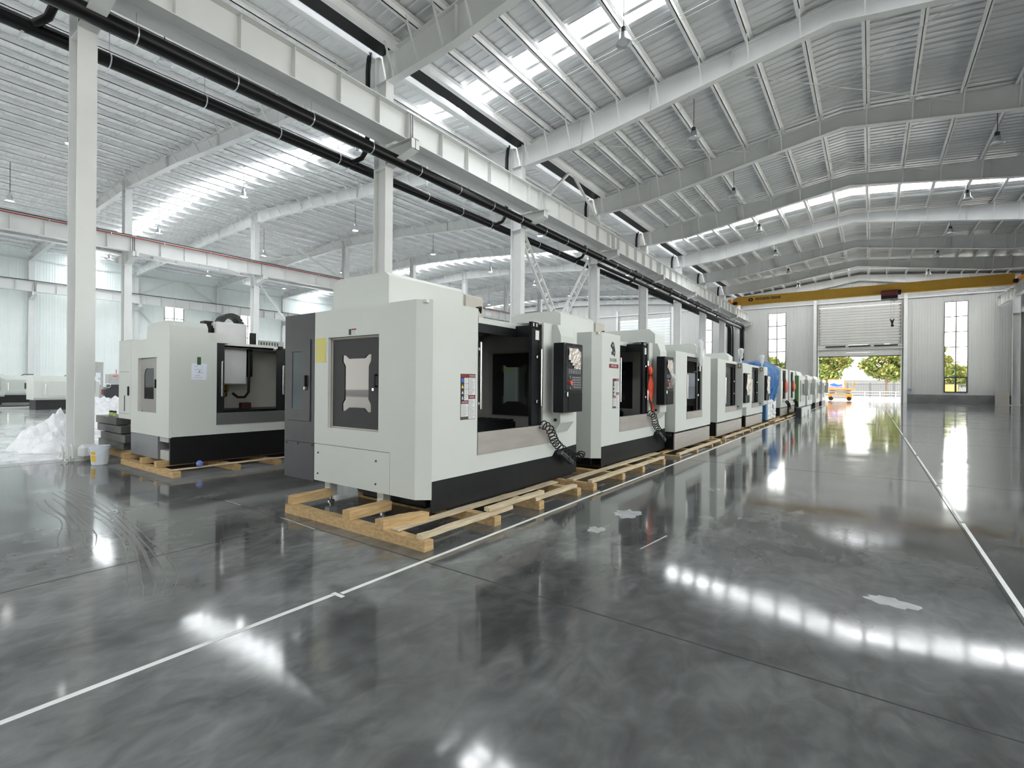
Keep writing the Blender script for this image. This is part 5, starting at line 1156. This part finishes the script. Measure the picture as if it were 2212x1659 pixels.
for xx in (-38.95, -38.3):
    for yy in (7.2, 7.75): MB().lathe([(0, -.03), (.07, -.03), (.07, .03), (0, .03)], (xx, yy, .072), 12, axis=1).build('wheel', M_black, wl_)
wc = tag(MB().tube([(-38.9, 7.1, .1), (-39.0, 6.9, .03), (-39.3, 6.4, .025), (-39.6, 5.6, .025), (-39.6, 4.5, .025), (-39.4, 3.4, .025)], .025, 6).build('welding_cable', M_black, off=(-39.3, 5.5, 0)), 'black welding cable lying across the left bay floor', 'cable')
for i, (xx, y0, y1) in enumerate(((-35.9, 4.2, 9.5), (-39.9, 7.9, 10.4))):
    tag(MB().cbox(xx-.2, xx+.2, y0, y1, 0, .10, .01).build('steel_plate', M_mwhite, off=(xx, (y0+y1)/2, 0)), 'long white plate on the floor %s' % ('in front of the lathes', 'behind the welding set')[i], 'plate')
for i in range(3): tag(MB().cbox(-48.6, -48.0, 13.4+.5*i, 13.8+.5*i, 0, .16+.03*i, .02).build('machine_part', mat('rust_brown', (.20, .10, .06), .7), off=(-48.3, 13.6+.5*i, 0)), 'rust-brown machine part on the floor before the dark grinder, %s from the left' % ORD[i], 'part', 'loose machine parts')

# ---------------------------------------------------------------- outside the far door
yd = struct('ground_outside', (0, 90, 0)); MB().box(-120, 60, YF+.4, 200, -.3, -.02).build('yard', M_concrete, yd)
MB().box(-90, 40, YN-45, YN, -.3, -.02).build('yard', M_concrete, yd)
def fence(x0, x1, y, label, h=2.0):
    o = empty('yard_fence', ((x0+x1)/2, y, -.02), label, 'fence')
    pst = None; b = None; x = x0; i = 0
    while x <= x1:
        if i % 14 == 0: MB().box(x-.09, x+.09, y-.05, y+.05, -.02, h+.12).build('post', M_frame, o)
        elif b is None: b = MB().box(x-.03, x+.03, y-.016, y+.016, .1, h+.05).build('picket', M_frame, o); xb = x
        else: inst(b, o, (x-xb, 0, 0))
        x += .19; i += 1
    for z in (.25, h-.15): MB().box(x0, x1, y-.02, y+.02, z, z+.07).build('rail', M_frame, o)
fence(-16, 14, 86, 'dark iron picket fence across the yard outside the door')
gr_ = empty('guard_railing', (-1, 80, -.02), 'low white guard railing in front of the yard fence', 'railing')
for i in range(9): MB().box(-7.03+i*1.6, -6.97+i*1.6, 79.97, 80.03, -.02, .95).build('post', M_mwhite, gr_)
for z in (.2, .55, .9): MB().box(-7, 5.8, 79.98, 80.02, z, z+.05).build('rail', M_mwhite, gr_)
def tree(x, y, h, r, label, seed, n=5200, cs=.34):
    o = empty('yard_tree', (x, y, -.02), label, 'tree', 'trees beyond the fence'); rnd = random.Random(seed)
    MB().tube([(x, y, -.02), (x+.05, y, h*.3), (x, y, h*.62)], [.22, .17, .08], 8).build('trunk', M_bark, o)
    for i in range(5):
        t = 6.28*i/5; MB().tube([(x, y, h*.30), (x+r*.5*math.cos(t), y+r*.5*math.sin(t), h*.58)], [.08, .03], 6).build('branch', M_bark, o)
    m = MB(); cl = []
    for i in range(26):
        t, q = rnd.random()*6.283, rnd.random(); rad = r*(.25+.65*rnd.random()); cl.append((x+rad*math.cos(t), y+rad*math.sin(t), h*(.30+.62*q), r*(.28+.2*rnd.random())*(1.15-.6*abs(q-.4))))
    for i in range(n):
        c = cl[rnd.randrange(len(cl))]; a, b = rnd.random()*6.283, math.acos(2*rnd.random()-1); rr = c[3]*(.35+.7*rnd.random())
        p = Vector((c[0]+rr*math.sin(b)*math.cos(a), c[1]+rr*math.sin(b)*math.sin(a), c[2]+rr*math.cos(b)*.9))
        d = Vector((rnd.random()-.5, rnd.random()-.5, rnd.random()-.5)).normalized(); e = d.cross(Vector((.3, .5, .8))).normalized(); s = cs*(.6+.8*rnd.random())
        m.add([p-d*s, p+e*s*.5, p+d*s, p-e*s*.5], [(0, 1, 2, 3)])
    tag(m.build('foliage', M_leaf, o), kind='stuff'); return o
for i, (x, y, h, r, lb) in enumerate(((-5.1, 91, 9.2, 3.0, 'yellow-green tree on the left outside the open door'), (1.95, 97, 9.6, 2.95, 'yellow-green tree on the right outside the open door'),
    (7.0, 91, 7.6, 1.9, 'rounded tree seen through the right window'), (10.2, 97, 5.2, 1.5, 'small tree low in the right window'), (-12.9, 90, 6.6, 2.2, 'tree seen through the window left of the door'), (-8.6, 99, 7.0, 2.6, 'tree behind the wall between window and door'))):
    tree(x, y, h, r, lb, i+3)
lw_ = empty('backdrop_wall', (0, 98, -.02), 'wall added behind the yard fence as a darker backdrop', 'wall'); MB().box(-30, 20, 104, 104.3, -.02, 2.6).build('wall_face', mat('backdrop_wall_paint', (.17, .17, .16), .8), lw_); MB().box(-30, 20, 103.95, 104.35, 2.6, 2.7).build('coping', M_cgrey, lw_)  # wall added to darken the bright background so the fence shows
# scissor lift with banner
sl = empty('scissor_lift', (-2.75, 66.6, -.02), 'orange scissor lift with a blue and pink banner outside the door', 'lift')
MB().cbox(-3.9, -1.6, 66.0, 67.2, .22, .75, .04).build('chassis', M_orange, sl); MB().box(-3.5, -2.2, 65.985, 66.0, .3, .62).build('side_panel', M_cgrey, sl)
for xx in (-3.6, -1.9):
    for yy in (66.02, 67.18): MB().lathe([(0, -.09), (.2, -.09), (.22, -.06), (.22, .06), (.2, .09), (0, .09)], (xx, yy, .205), 16, axis=1).build('wheel', M_black, sl)
for s in (-1, 1):
    for yy in (66.25, 66.95): MB().bar((-2.75-.95*s, yy, .78), (-2.75+.95*s, yy, 1.12), .06, .08).build('scissor_arm', M_dgrey, sl)
MB().box(-3.75, -1.7, 66.1, 67.1, .86, 1.05).build('mid_frame', M_cgrey, sl)
MB().cbox(-3.95, -1.4, 65.95, 67.2, 1.12, 1.30, .02).build('platform', M_orange, sl)
for xx in (-3.93, -3.1, -2.3, -1.45):
    for yy in (65.98, 67.16): MB().box(xx, xx+.05, yy-.025, yy+.025, 1.30, 2.35).build('guard_post', M_orange, sl)
for yy in (65.98, 67.16):
    for z in (1.8, 2.3): MB().box(-3.93, -1.40, yy-.025, yy+.025, z, z+.05).build('guard_rail', M_orange, sl)
bn = MB().box(-3.85, -2.35, 65.93, 65.95, 1.35, 2.28).build('banner', mat('banner_pale', (.85, .66, .55), .6), sl)
MB().prism([(-3.75, 1.75), (-3.3, 1.9), (-2.9, 1.72), (-2.5, 1.80), (-2.55, 1.62), (-3.0, 1.52), (-3.5, 1.6)], 1, 65.922, 65.93).build('banner_print', mat('banner_blue', (.05, .22, .75), .6), bn)
MB().prism([(-3.72, 1.40), (-2.5, 1.40), (-2.5, 1.55), (-3.1, 1.48), (-3.72, 1.56)], 1, 65.922, 65.93).build('banner_print', mat('banner_pink', (.75, .25, .50), .6), bn)
bo = empty('yard_crate', (8.3, 84, -.02), 'orange crate stack in the yard behind the right window', 'crate'); MB().cbox(7.7, 8.9, 83.4, 84.4, -.02, 1.9, .03).build('crate_body', M_orange, bo); MB().box(7.7, 8.9, 83.38, 83.4, .9, 1.0).build('band', M_red, bo)
bs_ = empty('blue_sign', (7.0, 87, -.02), 'blue sign board beyond the fence in the right window', 'sign'); MB().box(6.5, 7.6, 87, 87.06, 1.9, 2.9).build('board', mat('sign_sky', (.12, .3, .7), .5), bs_); MB().box(6.6, 6.68, 87.06, 87.12, -.02, 2.9).box(7.42, 7.5, 87.06, 87.12, -.02, 2.9).build('post', M_galv, bs_)
ob = empty('factory_building', (-22, 115, -.02), 'grey factory building beyond the yard, left of the door', 'building'); MB().box(-40, -14.2, 110, 125, -.02, 14).build('wall', M_wall, ob); MB().prism([(-40.5, 14), (-13.7, 14), (-27, 17)], 1, 109.5, 125.5).build('roof', M_cgrey, ob)
